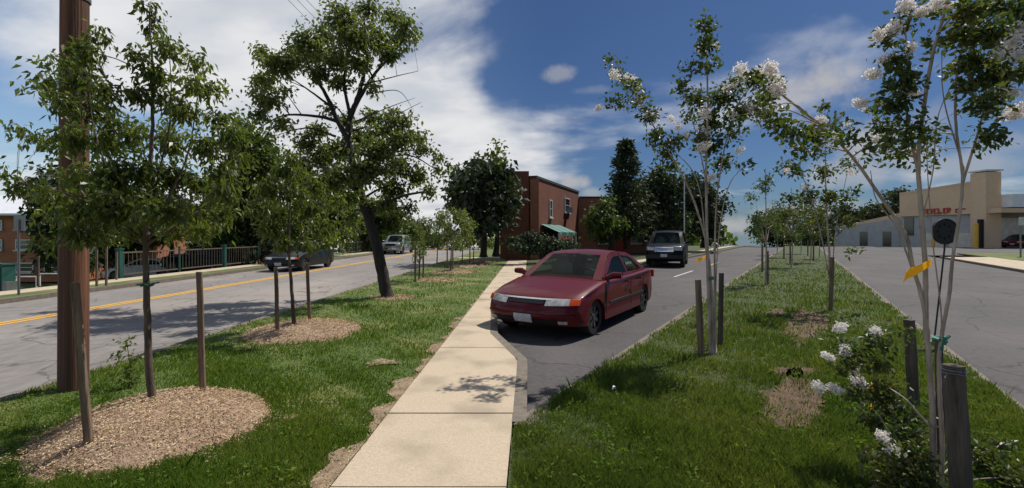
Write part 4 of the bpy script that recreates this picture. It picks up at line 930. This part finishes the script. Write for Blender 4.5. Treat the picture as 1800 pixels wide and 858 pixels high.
# ------------------------------------------------------------------ buildings
def window(parent, c, w, h, nrm, org, mt='windowdark', fr='white_trim', sill=True, ac=False):
    """flat wall window with frame; nrm = outward wall normal (xy)"""
    n = np.array([nrm[0], nrm[1], 0.]); n /= np.linalg.norm(n); t = np.array([-n[1], n[0], 0]); rz = math.atan2(t[1], t[0]); c = np.array(c, float)
    f = MB(); d = .06
    for sx in (-1, 1): f.box(c + t * sx * (w / 2) + n * .02, (.07, .1, h + .07), rz)
    for sz in (-1, 0, 1): f.box(c + np.array([0, 0, sz * h / 2]) + n * .02, (w - .07, .1 if sz else .07, .07 if sz else .04), rz)
    fo = f.build('window', M[fr], parent, origin=org)
    p = MB(); p.box(c + n * .012, (w - .06, .03, h - .04), rz); p.build('pane', M[mt], fo)
    p = bpy.data.objects[fo.name].children[0]
    # pane was built in world space: bring it to the thing's space
    p.data.transform(__import__('mathutils').Matrix.Translation((-org[0], -org[1], -org[2])))
    if sill:
        q = MB(); q.box(c + np.array([0, 0, -h / 2 - .08]) + n * .05, (w + .2, .18, .07), rz); s_ = q.build('sill', M[fr], fo); s_.data.transform(__import__('mathutils').Matrix.Translation((-org[0], -org[1], -org[2])))
    return fo
# left orange brick building with white roof
og = np.array([-29., 27., 0.]); root = empty('brick_building', og, 'orange brick building with white metal roof at the far left', 'building')
A = P(-160, 470, 27); B = P(118, 470, 27); m = MB()
m.box(((A[0] + B[0]) / 2, 32, .85), (B[0] - A[0], 10, 4.05)); m.build('wall', M['brick_l'], root, origin=og)
m = MB(); zt = 2.88; x0, x1 = A[0] - .4, B[0] + .4
m.addl(np.array([(x0, 26.6, zt), (x1, 26.6, zt), (x1, 32, zt + 1.5), (x0, 32, zt + 1.5), (x0, 37.5, zt), (x1, 37.5, zt), (x0, 26.6, zt - .12), (x1, 26.6, zt - .12), (x0, 37.5, zt - .12), (x1, 37.5, zt - .12)]),
       [(0, 1, 2, 3), (3, 2, 5, 4), (6, 7, 1, 0), (9, 8, 4, 5), (1, 7, 9, 5, 2), (6, 0, 3, 4, 8), (7, 6, 8, 9)]); m.build('roof', M['roofwhite'], root, origin=og)
m = MB(); m.box(((x0 + x1) / 2, 26.9, zt - .2), (x1 - x0 - .2, .3, .16)); m.build('fascia', M['brick_r'], root, origin=og)
for px in (-110, -60, -10, 45, 95):
    for (py, hh) in ((395, .5), (430, .55), (470, .5)):
        c = P(px, py, 27); window(root, (c[0], 26.99, c[2]), 1.0, hh, (0, -1), og)
# second low brick building behind the parked cars
og = np.array([-20., 40., 0.]); root = empty('brick_building', og, 'low orange brick building glimpsed behind the parked cars', 'building')
A = P(250, 460, 40); B = P(400, 460, 40); m = MB(); m.box(((A[0] + B[0]) / 2, 44, .3), (B[0] - A[0], 8, 3.6)); m.build('wall', M['brick_l'], root, origin=og)
m = MB(); m.addl(np.array([(A[0] - .3, 39.7, 2.1), (B[0] + .3, 39.7, 2.1), (B[0] + .3, 48.3, 2.1), (A[0] - .3, 48.3, 2.1), ((A[0] + B[0]) / 2, 39.7, 3.9), ((A[0] + B[0]) / 2, 48.3, 3.9)]), [(0, 1, 4), (1, 2, 5, 4), (2, 3, 5), (3, 0, 4, 5), (3, 2, 1, 0)]); m.build('roof', M['brick_l'], root, origin=og)
for px in (270, 300, 330, 375):
    c = P(px, 437, 40); window(root, (c[0], 39.99, c[2]), 1.1, .8, (0, -1), og)
# fence on far side of the left street
og = np.array([-14.9, 20., 0.]); root = empty('metal_fence', og, 'see-through picket fence with green columns along the far side of the pale road', 'fence')
fx = lambda y: -15.75 + sl * y
y = 17.5; k = 0
while y < 60:
    z = gz(fx(y), y)
    m = MB(); cw = .17 if k % 2 == 0 else .06; m.box((fx(y), y, z + .55), (cw, cw, 1.12)); m.box((fx(y), y, z + 1.13), (cw + .04, cw + .04, .05)); m.build('column' if k % 2 == 0 else 'post', M['green_metal'], root, origin=og)
    y2 = y + 3.0
    m = MB()
    for zz in (.14, .98): m.box((fx(y + 1.5), y + 1.5, z + zz), (.04, 2.78, .05), -sl)
    m.build('rail', M['fence'], root, origin=og)
    m = MB(); yy = y + .2
    while yy < y2 - .15: m.box((fx(yy), yy, z + .56), (.014, .014, .92)); yy += .19
    m.build('pickets', M['fence'], root, origin=og)
    y = y2; k += 1
# green utility cabinet, sign post, thin posts on the far side
g = G(4, 508, -.1); og = np.array([g[0], g[1], gz(g[0], g[1])]); root = empty('utility_cabinet', og, 'dark green metal cabinet at the far left edge by the path', 'cabinet')
m = MB(); m.box((0, 0, .42), (.42, .4, .85)); m.build('cabinet_body', M['green_metal'], root); m = MB(); m.box((0, 0, .87), (.48, .46, .05)); m.build('lid', M['green_metal'], root); m = MB(); m.box((.0, -.205, .42), (.34, .012, .7)); m.build('door', M['green_metal'], root); m = MB(); m.box((.28, -.05, .17), (.16, .3, .3)); m.build('side_box', M['grey_metal'], root)
g = G(33, 518); root = empty('sign_post', g, 'tall thin grey metal sign post on the far verge at the left edge', 'sign post'); m = MB(); m.tube([(0, 0, 0), (0, 0, 2.05)], .03, 7); m.build('post', M['grey_metal'], root); m = MB(); m.box((0, .02, 1.95), (.30, .02, .42)); m.build('sign_panel', M['grey_metal'], root)
for k, (px, py, h, lb) in enumerate(((67, 503, .95, 'slim grey post between the cabinet and the evergreen'), (170, 503, 1.3, 'left one of two stakes on the far verge right of the pole'), (187, 502, 1.35, 'right one of two stakes on the far verge right of the pole'), (205, 492, 1.0, 'short pale post on the far lawn beyond the two stakes'))):
    g = G(px, py); stake(g, g + (0, 0, h), .06, lb, 'stake_grey' if k == 0 else 'stake', 'posts and stakes on the far verge')
# low white rails (bike rails) by the path
for k, px in enumerate((46, 88)):
    g = P(px, 497, 15.6); z = gz(g[0], g[1]); m = MB(); a = np.array([g[0] - .35, g[1], z]); b_ = np.array([g[0] + .35, g[1], z])
    m.tube([a, a + (0, 0, .42), b_ + (0, 0, .42), b_], .025, 6); tag(m.build('low_rail', M['white_trim']), ['white tubular rail beside the green cabinet', 'white tubular rail under the dark evergreen'][k], 'rail', 'white rails by the far path')
# distant utility poles left
def upole(px, base_py, top_py, Y, label, arm=True, tilt=0, w=.13, mt='bark_dark', aw=1.3):
    b_ = P(px, base_py, Y); t_ = P(px + tilt, top_py, Y); root = empty('utility_pole', b_, label, 'utility pole', 'utility poles far along the road')
    m = MB(); m.tube([b_, t_], [w, w * .8], 8); m.build('pole_shaft', M[mt], root, origin=b_)
    if arm:
        for dz in (.35, 1.1)[:1 if aw < 1 else 2]: 
            m = MB(); m.box(t_ - (0, 0, dz), (aw * 2, .12, .12)); m.build('crossarm', M[mt], root, origin=b_)
        m = MB()
        for sx in (-.9, -.5, .5, .9): m.tube([t_ + (sx * aw, 0, -.29), t_ + (sx * aw, 0, -.1)], .05, 6)
        m.build('insulators', M['white_trim'], root, origin=b_)
upole(847, 440, 284, 34, 'dark utility pole with crossarms in front of the dense far tree', w=.11, aw=.9)
upole(700, 446, 376, 46, 'grey pole right of the leaning trunk beyond the silver pickup', arm=False, w=.12, mt='grey_metal')
upole(1203, 436, 300, 33, 'pale slim pole rising behind the black vehicle', arm=False, w=.05, mt='white_trim')

# right red brick building
a0 = np.array([1.6, 30.0]); a1 = np.array([5.95, 40.7]); dd = (a1 - a0) / np.linalg.norm(a1 - a0); nn = np.array([dd[1], -dd[0]])   # outward (towards the road)
og = np.array([a0[0], a0[1], 0.]); root = empty('brick_building', og, 'two storey dark red brick building with green awning behind the red sedan', 'building')
m = MB(); back = -nn * 2.6
m.prism([(*a0, -.3), (*a1, -.3), (*(a1 + back), -.3), (*(a0 + back), -.3)], (0, 0, 5.66)); m.build('wall', M['brick_r'], root, origin=og)
m = MB(); e = .06; q0 = a0 - dd * e + nn * e; q1 = a1 + dd * e + nn * e; m.prism([(*q0, 5.36), (*q1, 5.36), (*(q1 + back * 1.02), 5.36), (*(q0 + back * 1.02), 5.36)], (0, 0, .16)); m.build('roof_coping', M['roofdark'], root, origin=og)
# wing facing the camera
m = MB(); w0 = a1 + nn * .002; m.prism([(*w0, -.3), (w0[0] + 8.6, w0[1] + .3, -.3), (w0[0] + 8.6, w0[1] + 6, -.3), (w0[0], w0[1] + 6, -.3)], (0, 0, 5.2)); m.build('side_wing', M['brick_tan'], root, origin=og)
m = MB(); m.prism([(w0[0] + .07, w0[1] - .06, 4.9), (w0[0] + 8.66, w0[1] + .24, 4.9), (w0[0] + 8.66, w0[1] + 8, 4.9), (w0[0] + .07, w0[1] + 8, 4.9)], (0, 0, .14)); m.build('wing_coping', M['roofdark'], root, origin=og)
# pier at the near corner, taller dark block to the left of it
m = MB(); pc = a0 + nn * .0 - dd * .25; m.box((pc[0] - .05, pc[1] - .15, 2.45), (.55, .5, 5.6)); m.build('corner_pier', M['brick_tan'], root, origin=og)
m = MB(); m.box((.35, 30.3, 2.65), (1.5, 1.6, 6.2)); m.build('entry_block', M['brick_r'], root, origin=og)
def onf(t, z): p = a0 + dd * t; return (p[0] + nn[0] * .01, p[1] + nn[1] * .01, z)
window(root, onf(3.1, 3.5), .55, 1.2, nn, og, fr='white_trim'); window(root, onf(7.6, 4.0), 1.5, 1.1, nn, og); window(root, onf(9.6, 1.2), .8, 1.0, nn, og)
m = MB(); c = np.array(onf(7.6, 3.62)) + np.array([*nn, 0]) * .25; m.box(c, (.6, .45, .4), math.atan2(dd[1], dd[0])); m.build('air_conditioner', M['grey_metal'], root, origin=og)
# awning
m = MB(); s0 = np.array(onf(.9, 2.35)); s1 = np.array(onf(5.6, 2.35)); n3 = np.array([*nn, 0])
for k in range(8):
    p0 = s0 + (s1 - s0) * k / 8; p1 = s0 + (s1 - s0) * (k + 1) / 8
    q = MB(); up = (0, 0, -.04); q.prism([p0 + n3 * .02, p1 + n3 * .02, p1 + n3 * 1.3 - (0, 0, .55), p0 + n3 * 1.3 - (0, 0, .55)], up)
    q.prism([p0 + n3 * 1.3 - (0, 0, .552), p1 + n3 * 1.3 - (0, 0, .552), p1 + n3 * 1.3 - (0, 0, .75), p0 + n3 * 1.3 - (0, 0, .75)], n3 * .02)
    q.build('awning_panel', M['awning' if k % 3 else 'awning_pale'], root, origin=og)
m = MB()
for t in (.95, 5.55): p = np.array(onf(t, 0)) + n3 * 1.25; m.tube([p, p + (0, 0, 1.75)], .05, 6)
m.build('awning_post', M['white_trim'], root, origin=og)
m = MB(); c = np.array(onf(3.2, 1.0)); m.box(c, (3.2, .06, 1.9), math.atan2(dd[1], dd[0])); m.build('entrance', M['dark'], root, origin=og)
for xx, z in ((2.2, 1.3), (2.3, 3.6), (5.2, 1.3)):
    window(root, (w0[0] + xx, w0[1] + .03 * xx - .01, z), .9, .9, (0, -1), og)
m = MB(); m.box((w0[0] + 3.9, w0[1] + .08, .8), (1.2, .1, 2.0)); m.build('door', M['redsign'], root, origin=og)
# sign post on the corner verge
g = G(1100, 440); root = empty('sign_post', g, 'small white sign on a pale post in front of the brick wing', 'sign post'); m = MB(); m.tube([(0, 0, 0), (0, 0, 2.2)], .05, 6); m.build('post', M['white_trim'], root); m = MB(); m.box((0, -.06, 2.3), (.65, .03, .8)); m.build('sign_panel', M['grey_metal'], root); m = MB(); m.box((0, -.08, .5), (.3, .05, .5)); m.build('lower_panel', M['white_trim'], root)

# shops at the right
og = np.array([60., 62., 0.]); root = empty('shop_building', og, 'tan stucco shop building with red lettering at the right', 'building')
a = P(1585, 432, 72); b_ = P(1712, 432, 61); e_ = P(1735, 432, 59.5)
zt = lambda py, Y: EYE - (py - HY) / F * Y
A2, B2, E2 = a[:2], b_[:2], e_[:2]
m = MB(); m.wall(A2, B2, -.8, zt(378, 66), 10); m.build('shopfront_wall', M['greywall'], root, origin=og)
m = MB(); d = (B2 - A2) / np.linalg.norm(B2 - A2); nrm = np.array([d[1], -d[0]])
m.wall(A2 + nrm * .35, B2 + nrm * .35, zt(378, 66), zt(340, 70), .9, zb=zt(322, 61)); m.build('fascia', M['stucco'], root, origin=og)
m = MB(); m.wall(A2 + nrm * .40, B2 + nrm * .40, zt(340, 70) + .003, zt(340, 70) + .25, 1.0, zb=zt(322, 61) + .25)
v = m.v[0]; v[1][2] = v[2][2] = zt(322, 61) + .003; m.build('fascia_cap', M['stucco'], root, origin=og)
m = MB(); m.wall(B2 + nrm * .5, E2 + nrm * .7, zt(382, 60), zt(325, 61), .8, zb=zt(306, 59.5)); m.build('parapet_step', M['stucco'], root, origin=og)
m = MB(); m.wall(B2 + nrm * .1, E2 + nrm * .1, -.8, zt(383, 60), 6); m.build('side_wall', M['creamwall'], root, origin=og)
pe = P(1733, 432, 58.8); pw = 27 / F * 58.8
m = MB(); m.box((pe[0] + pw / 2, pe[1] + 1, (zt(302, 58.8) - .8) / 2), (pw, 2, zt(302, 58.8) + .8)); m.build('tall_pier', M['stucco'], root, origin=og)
m = MB(); m.box((pe[0] + pw / 2, pe[1] + 1, zt(300, 58.8) + .05), (pw + .3, 2.3, .2)); m.build('pier_cap', M['white_trim'], root, origin=og)
# red letters (illegible at this size): separate block letters
i = 0
for t, w_, h_ in ((.33, .7, .8), (.38, .5, .8), (.43, .75, .8), (.48, .6, .7), (.53, .7, .8), (.60, .25, .25), (.66, .7, .8), (.71, .35, .8), (.82, .5, .6), (.88, .6, .6)):
    c = A2 + (B2 - A2) * t + nrm * .42; m = MB(); rz = math.atan2(d[1], d[0]); z0 = zt(372, 66)
    m.box((c[0], c[1], z0 + h_ / 2 - .35), (.2, .12, h_), rz); m.box((c[0] + d[0] * w_ * .5, c[1] + d[1] * w_ * .5, z0 + h_ - .42), (w_ * .8, .1, .16), rz)
    if i % 2 == 0: m.box((c[0] + d[0] * w_ * .5, c[1] + d[1] * w_ * .5, z0 - .27), (w_ * .8, .1, .16), rz)
    if i % 3: m.box((c[0] + d[0] * w_ * .9, c[1] + d[1] * w_ * .9, z0 + h_ / 2 - .35), (.18, .11, h_ * .8), rz)
    m.build('sign_letter', M['redsign'], root, origin=og); i += 1
# shop openings and pale dado
for t, w_, nm, mt, h_ in ((.06, .9, 'doorway', 'dark', 3.2),):
    c = A2 + (B2 - A2) * .12 + nrm * .04; m = MB(); m.box((c[0], c[1], 2.9), (1.6, .1, 2.8), math.atan2(d[1], d[0])); m.build('shop_window', M['windowdark'], root, origin=og)
for t0, t1 in ((.32, .66), (.70, .97)):
    c = A2 + (B2 - A2) * (t0 + t1) / 2 + nrm * .06; m = MB(); m.box((c[0], c[1], .65), (np.linalg.norm(B2 - A2) * (t1 - t0), .12, 2.3), math.atan2(d[1], d[0])); m.build('pale_dado', M['creamwall'], root, origin=og)
c = P(1729, 408, 59.0); m = MB(); m.box((c[0], c[1] + .3, 1.6), (.55, .5, 4.0)); m.build('doorway', M['dark'], root, origin=og)
# canopy
x0, x1 = pe[0] + pw + .02, pe[0] + pw + 16
m = MB(); m.box(((x0 + x1) / 2, 61, zt(354, 59)), (x1 - x0, 7, 1.65)); m.build('canopy_roof', M['roofwhite'], root, origin=og)
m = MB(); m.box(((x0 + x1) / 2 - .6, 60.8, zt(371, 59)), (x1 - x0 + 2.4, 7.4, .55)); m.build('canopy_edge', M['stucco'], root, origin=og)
m = MB(); m.box(((x0 + x1) / 2, 65.5, 1.5), (x1 - x0, 1.5, 5)); m.build('canopy_back_wall', M['dark'], root, origin=og)
m = MB(); 
for xx in (x0 + 5.2, x0 + 11): m.box((xx, 58.2, 1.5), (.4, .4, 4.6))
m.build('canopy_post', M['stucco'], root, origin=og)
# low wall building to the left of the shops
og = np.array([48., 72., 0.]); root = empty('low_shop_wing', og, 'low grey shop wing with a sloping tan roof edge, left of the tan building', 'building')
a3 = P(1468, 432, 82); b3 = P(1588, 432, 72.5); m = MB(); m.wall(a3, b3, -2.5, zt(402, 82), 8, zb=zt(381, 72)); m.build('wall', M['greywall'], root, origin=og)
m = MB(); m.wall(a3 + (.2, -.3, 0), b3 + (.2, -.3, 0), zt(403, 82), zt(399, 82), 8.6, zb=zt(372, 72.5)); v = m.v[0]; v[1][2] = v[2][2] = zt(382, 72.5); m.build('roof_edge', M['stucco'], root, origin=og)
for px in (1520, 1560):
    m = MB(); t = (px - 1468) / 120; c = a3 + (b3 - a3) * t; m.box((c[0] + .1, c[1] - .12, .9), (1.2, .2, 2.4), math.atan2(b3[1] - a3[1], b3[0] - a3[0])); m.build('shop_window', M['windowdark'], root, origin=og)
# bollards, right sign post
for px, Yb, lb in ((1716, 57.5, 'tall yellow bollard before the tan shop front'), (1640, 62, 'short yellow bollard left of the round black sign')):
    c = P(px, 434, Yb); m = MB(); h = 3.1 if px == 1716 else 1.1; m.tube([(c[0], c[1], -.3), (c[0], c[1], h - .12), (c[0], c[1], h)], [.22, .22, .12], 10); tag(m.build('bollard', M['bollard']), lb, 'bollard', 'yellow bollards at the shops')
g = G(1794, 452); root = empty('sign_post', g, 'white sign on a thin post on the lawn at the right edge', 'sign post'); m = MB(); m.tube([(0, 0, 0), (0, 0, 2.9)], .05, 6); m.build('post', M['grey_metal'], root); m = MB(); m.box((0, -.07, 2.6), (.4, .03, .6)); m.build('sign_panel', M['white_trim'], root)

# ------------------------------------------------------------------ light, sky, camera
SUN = Vector((.80, .60, 0)).normalized(); EL = math.radians(58)
sd = Vector((SUN.x * math.cos(EL), SUN.y * math.cos(EL), math.sin(EL)))
L = bpy.data.lights.new('sun', 'SUN'); L.energy = 4.8; L.angle = math.radians(.5); L.color = (1, .955, .88)
lo = bpy.data.objects.new('sun', L); COL.objects.link(lo); lo.rotation_euler = sd.to_track_quat('Z', 'Y').to_euler(); lo.location = (0, 0, 30)

w = bpy.data.worlds.new('World'); sc.world = w; w.use_nodes = True; nt = w.node_tree; LK = nt.links
bg = nt.nodes['Background']; bg.inputs['Strength'].default_value = .125
tc = N(nt, 'ShaderNodeTexCoord'); sp = N(nt, 'ShaderNodeSeparateXYZ'); LK.new(tc.outputs['Generated'], sp.inputs[0])
def mth(op, a, b=None, c=None, clamp=False):
    n = N(nt, 'ShaderNodeMath', operation=op); n.use_clamp = clamp
    for i, q in enumerate((a, b, c)):
        if q is None: continue
        if isinstance(q, (int, float)): n.inputs[i].default_value = q
        else: LK.new(q, n.inputs[i])
    return n.outputs[0]
def ramp(x, a, b): 
    n = N(nt, 'ShaderNodeMapRange'); n.interpolation_type = 'SMOOTHSTEP'; LK.new(x, n.inputs[0]); n.inputs[1].default_value = a; n.inputs[2].default_value = b; return n.outputs[0]
def mixc(f, a, b, bt='MIX'):
    n = N(nt, 'ShaderNodeMix', data_type='RGBA', blend_type=bt)
    if isinstance(f, (int, float)): n.inputs[0].default_value = f
    else: LK.new(f, n.inputs[0])
    for i, q in ((6, a), (7, b)):
        if isinstance(q, tuple): n.inputs[i].default_value = (*q, 1)
        else: LK.new(q, n.inputs[i])
    return n.outputs[2]
X_, Y_, Z_ = sp.outputs
zc = mth('MAXIMUM', Z_, .03); cb = N(nt, 'ShaderNodeCombineXYZ'); LK.new(X_, cb.inputs[0]); LK.new(Y_, cb.inputs[1]); LK.new(zc, cb.inputs[2])
nrmn = N(nt, 'ShaderNodeVectorMath', operation='NORMALIZE'); LK.new(cb.outputs[0], nrmn.inputs[0])
sky = N(nt, 'ShaderNodeTexSky', sky_type='NISHITA'); sky.sun_disc = False; sky.sun_elevation = EL; sky.sun_rotation = math.atan2(SUN.x, SUN.y)
sky.air_density = 1.0; sky.dust_density = .6; sky.ozone_density = 2.0; LK.new(nrmn.outputs[0], sky.inputs['Vector'])
az = mth('ARCTAN2', X_, Y_)
nE = N(nt, 'ShaderNodeTexNoise'); nE.inputs['Scale'].default_value = 4; nE.inputs['Detail'].default_value = 6; LK.new(tc.outputs['Generated'], nE.inputs['Vector'])
azn = mth('MULTIPLY_ADD', nE.outputs['Fac'], .42, mth('SUBTRACT', az, .21))
east = ramp(azn, -.16, .16)
blue = ramp(az, -.75, .12)                                    # clouds thin out towards the east
skyc = mixc(blue, mixc(1.0, sky.outputs[0], (.86, .92, .97), 'MULTIPLY'), mixc(1.0, sky.outputs[0], (.21, .29, .41), 'MULTIPLY'))
# cloud deck (planar projection)
dz = mth('ADD', zc, .22)
cv = N(nt, 'ShaderNodeCombineXYZ'); LK.new(mth('DIVIDE', X_, dz), cv.inputs[0]); LK.new(mth('DIVIDE', Y_, dz), cv.inputs[1])
n1_ = N(nt, 'ShaderNodeTexNoise'); n1_.inputs['Scale'].default_value = 1.05; n1_.inputs['Detail'].default_value = 8; n1_.inputs['Roughness'].default_value = .52; n1_.inputs['Distortion'].default_value = .25
mpn = N(nt, 'ShaderNodeMapping'); mpn.inputs['Location'].default_value = (3.1, 1.7, 0); mpn.inputs['Scale'].default_value = (1, 1.3, 1); mpn.inputs['Rotation'].default_value = (0, 0, .35); LK.new(cv.outputs[0], mpn.inputs['Vector']); LK.new(mpn.outputs[0], n1_.inputs['Vector'])
cov = mth('MULTIPLY_ADD', ramp(az, -.85, -.28), .245, mth('MULTIPLY', east, -.36))
dens = ramp(mth('ADD', n1_.outputs['Fac'], cov), .43, .68)
n2_ = N(nt, 'ShaderNodeTexNoise'); n2_.inputs['Scale'].default_value = 2.2; n2_.inputs['Detail'].default_value = 7; LK.new(mpn.outputs[0], n2_.inputs['Vector'])
shade = ramp(n2_.outputs['Fac'], .32, .62)
ccol = mixc(shade, (4.9, 5.15, 5.5), (6.8, 6.75, 6.7))
out = mixc(mth('MULTIPLY', dens, .92), skyc, ccol)
# a few separate cumulus puffs in the east
n3_ = N(nt, 'ShaderNodeTexNoise'); n3_.inputs['Scale'].default_value = 9; n3_.inputs['Detail'].default_value = 7; n3_.inputs['Roughness'].default_value = .6; LK.new(tc.outputs['Generated'], n3_.inputs['Vector'])
def puff(px, py, rx, ry, op, edge=.9):
    d0 = Vector(P(px, py, 1.0)) - Vector((0, 0, EYE)); d0.normalize(); a0_ = math.atan2(d0.x, d0.y); e0 = d0.z
    ux = mth('DIVIDE', mth('SUBTRACT', az, a0_), rx); uy = mth('DIVIDE', mth('SUBTRACT', Z_, e0), ry)
    r2 = mth('SQRT', mth('ADD', mth('MULTIPLY', ux, ux), mth('MULTIPLY', uy, uy)))
    v_ = mth('SUBTRACT', mth('MULTIPLY_ADD', n3_.outputs['Fac'], 3.0, -.5), r2)
    return mth('MULTIPLY', ramp(v_, 0, edge), op)
pf = None
for q in ((1460, 150, .085, .05, .85), (1415, 172, .08, .025, .7), (1500, 125, .04, .03, .7), (985, 127, .045, .018, .45), (1000, 322, .045, .02, .8), (1040, 340, .03, .015, .5), (1540, 240, .07, .05, .75), (1600, 270, .07, .03, .6), (1640, 210, .05, .04, .3), (1500, 300, .09, .03, .5), (1680, 290, .10, .03, .5), (1780, 250, .06, .03, .35), (1280, 395, .09, .03, .75), (1400, 370, .12, .02, .4), (1050, 158, .05, .01, .2)):
    p_ = puff(*q); pf = p_ if pf is None else mth('MAXIMUM', pf, p_)
out = mixc(pf, out, (3.9, 3.8, 3.85))
LK.new(out, bg.inputs['Color'])

cam = bpy.data.cameras.new('camera'); co = bpy.data.objects.new('camera', cam); COL.objects.link(co)
co.location = (0, 0, EYE); co.rotation_euler = (math.radians(90), 0, 0)
cam.sensor_width = 36; cam.lens = 36 * F / 1800; cam.shift_y = -(429 - HY) / 1800; cam.clip_end = 6000; cam.clip_start = .05
sc.camera = co
sc.view_settings.view_transform = 'Standard'; sc.view_settings.look = 'None'; sc.view_settings.exposure = 0; sc.view_settings.gamma = 1
sc.view_settings.use_curve_mapping = False
sc.cycles.max_bounces = 6; sc.cycles.transparent_max_bounces = 8
